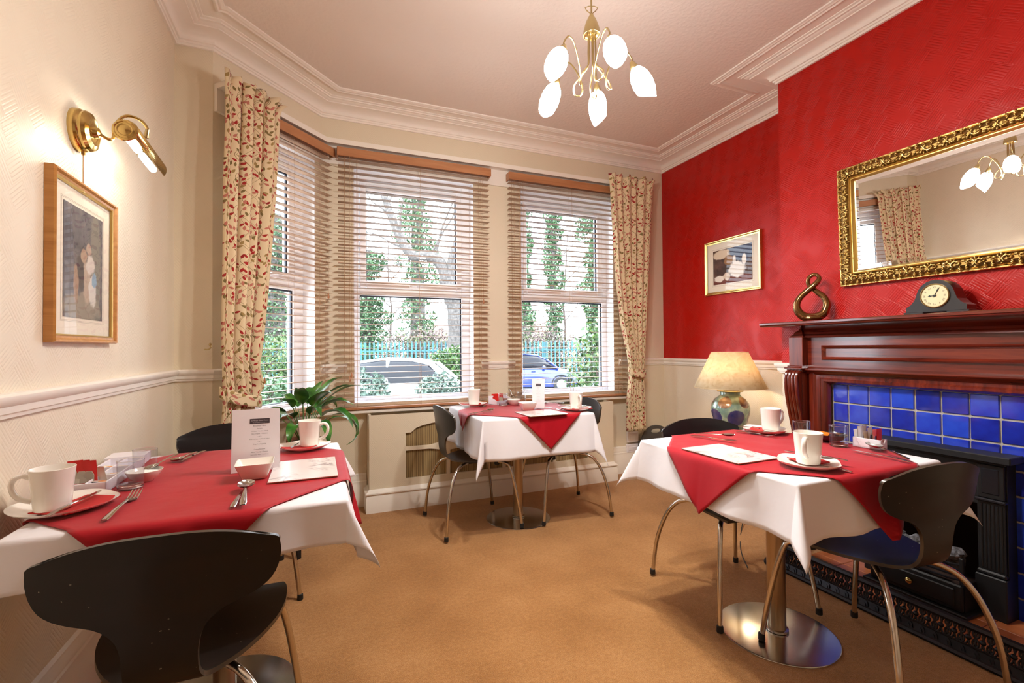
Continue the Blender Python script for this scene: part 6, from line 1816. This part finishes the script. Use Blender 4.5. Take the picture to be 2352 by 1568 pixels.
# ---- cars ----------------------------------------------------------------
M_tyre = base_mat('tyre_rubber', (40, 40, 42), .8); M_alloy = base_mat('alloy_wheel', (170, 172, 176), .3, .8)
M_carglass = base_mat('car_window_glass', (22, 24, 32), .1, 0, spec=.25); M_lampc = base_mat('car_lamp', (220, 216, 214), .1, coat=.5); M_lampr = base_mat('car_rear_lamp', (150, 30, 30), .2, coat=.5)
def car(name, lab, paint, s, d, flip, prof, roof, L):
    """side profile: prof = lower body outline, roof = glasshouse outline (x along the car, z)"""
    t = thing(name, lab, 'car', sd(s, d), SROT)
    sx = -1 if flip else 1
    def loft(pts, wf):
        """cross sections along x: list of (x, zlow, zhigh, halfwidth_low, halfwidth_high)"""
        rows = []
        for (x, zl, zh, wl, wh) in pts:
            row = []
            for (f, zz) in ((-wl, zl), (-wl * 1.01, lerp(zl, zh, .45)), (-lerp(wl, wh, .8), lerp(zl, zh, .85)), (-wh * .86, zh), (0, zh + .012), (wh * .86, zh), (lerp(wl, wh, .8), lerp(zl, zh, .85)), (wl * 1.01, lerp(zl, zh, .45)), (wl, zl)):
                row.append(Vector((x * sx, f, zz)))
            rows.append(row)
        return rows
    b = MB(); R = loft(prof, 1); b.grid(R, flip=(sx > 0)); b.add(R[0], [tuple(range(9))]); b.add(R[-1], [tuple(range(9))[::-1]])
    b.build('body', paint, t, smooth=True, angle=45)
    b = MB(); R = loft(roof, 1); b.grid(R, flip=(sx > 0)); b.build('glasshouse', M_carglass, t, smooth=True, angle=45)
    # roof skin and pillars in body colour
    b = MB(); rows = []
    for (x, zl, zh, wl, wh) in roof[1:-1]: rows.append([Vector((x * sx, f, zh + .008 + .02 * (1 - (f / max(wh, .01)) ** 2))) for f in [-wh * .98 + 2 * wh * .98 * k / 6 for k in range(7)]])
    b.grid(rows, flip=(sx > 0)); o = b.build('roof', paint, t, smooth=True, angle=None); md = o.modifiers.new('thickness', 'SOLIDIFY'); md.thickness = .05
    def at(x, up):
        xs_ = [p[0] for p in roof]; i = 3 if up else 1
        zl, zh, wl, wh = [interp(x, xs_, [p[q] for p in roof]) for q in (1, 2, 3, 4)]
        return Vector((x * sx, -(wh if up else wl) - .004, zh if up else zl))
    xs_ = [p[0] for p in roof]
    for side in (1, -1):
        for (xa, xb2) in ((xs_[0] + .03, xs_[1] + .02), (lerp(xs_[0], xs_[-1], .50), lerp(xs_[0], xs_[-1], .505)), (xs_[-1] - .03, xs_[-2] - .02)):
            A, B2 = at(xa, False), at(xb2, True)
            A.y *= side; B2.y *= side
            b = MB(); b.tube([A, A.lerp(B2, .5) + Vector((0, -.012 * side, 0)), B2], .042, 6); b.build('pillar', paint, t, smooth=True)
    # wheels
    for wx in (-L * .30, L * .31):
        for side in (-1, 1):
            y = side * .80
            Mx = Matrix.Translation((wx * sx, y, .31)) @ Matrix.Rotation(pi / 2, 4, 'X')
            b = MB(); b.lathe([(.19, -.10), (.28, -.10), (.31, -.07), (.31, .07), (.28, .10), (.19, .10)], 24, Mx, cap0=False, cap1=False); w = b.build('tyre', M_tyre, t, smooth=True, angle=40)
            b = MB(); b.lathe([(0, -.085), (.06, -.092), (.19, -.075), (.20, -.09), (.20, .09), (.19, .075), (.06, .092), (0, .085)], 24, Mx); b.build('wheel', M_alloy, t, smooth=True, angle=30)
            b = MB(); b.tube([(wx * sx + .36 * cos(a), side * .852, .31 + .36 * sin(a)) for a in [pi * k / 14 for k in range(15)]], .030, 6); b.build('wheel_arch', M_tyre, t, smooth=True)
    for side in (-1, 1):
        xm = lerp(xs_[0], xs_[-1], .80); p = at(xm, False)
        b = MB(); b.ball((p.x, side * (abs(p.y) + .09), p.z + .06), (.07, .09, .06), 10, 7); b.build('door_mirror', paint, t, smooth=True, angle=None)
        b = MB(); zz = prof[-2][2] * .82; b.ball((prof[-2][0] * sx - .02 * sx, side * .58, zz), (.12, .16, .07), 10, 6); b.build('headlamp', M_lampc, t, smooth=True)
        b = MB(); b.ball((prof[1][0] * sx + .02 * sx, side * .64, prof[1][2] * .85), (.07, .10, .14), 10, 6); b.build('rear_lamp', M_lampr, t, smooth=True)
        for xa in (lerp(xs_[0], xs_[-1], .28), lerp(xs_[0], xs_[-1], .66)):
            b = MB(); b.bbox(xa * sx - .08, xa * sx + .08, side * .845 - .012, side * .845 + .012, .80, .825, .004); b.build('door_handle', paint, t)
    b = MB(); b.bbox(-L * .47, L * .47, -.74, .74, .16, .30, .02); b.build('sill', M_tyre, t)
    return t
M_whitecar = base_mat('white_car_paint', (236, 236, 238), .15, coat=.8)
M_bluecar = base_mat('blue_car_paint', (44, 60, 128), .15, .2, coat=.8)
PROF = [(-2.06, .34, .62, .70, .62), (-2.00, .28, .86, .80, .74), (-1.55, .24, .95, .84, .80), (-.6, .22, .96, .85, .82), (.5, .22, .96, .85, .82), (1.05, .22, .94, .85, .80), (1.65, .25, .82, .83, .74), (1.98, .30, .70, .76, .66), (2.06, .36, .56, .66, .58)]
ROOF = [(-1.72, .93, .96, .78, .74), (-1.25, .93, 1.36, .80, .60), (-.85, .93, 1.46, .80, .60), (-.1, .93, 1.49, .80, .60), (.38, .93, 1.43, .80, .60), (.75, .93, 1.24, .80, .62), (1.18, .92, .95, .80, .72)]
car('white_car', 'white hatchback parked in the drive outside the middle window', M_whitecar, -3.15, 11.5, True, PROF, ROOF, 4.1)
car('blue_car', 'blue car parked on the street seen through the right-hand window', M_bluecar, .62, 18.8, False, PROF, ROOF, 4.1)
# ---- distant house -------------------------------------------------------
hs2 = thing('house', 'pale house with a low pitched roof far behind the trees', 'house', sd(-2.6, 46), SROT)
M_render = base_mat('pale_render', (160, 148, 142), .9); M_roof = base_mat('roof_tiles', (110, 84, 78), .9)
b = MB(); b.box(-6, 6, 0, 7, 0, 2.6); b.build('wall', M_render, hs2)
b = MB(); b.prism([(-.4, 2.5), (3.5, 4.4), (7.4, 2.5), (7.4, 2.4), (-.4, 2.4)], -6.3, 6.3, 'x'); b.build('roof', M_roof, hs2)
for x in (-4, -1, 2, 4.6):
    b = MB(); b.bbox(x - .6, x + .6, -.06, .02, 1.0, 2.1, .02); f_ = b.build('window', M_upvc, hs2)
    b = MB(); b.box(x - .5, x + .5, -.07, -.05, 1.1, 2.0); b.build('pane', M_carglass, f_)
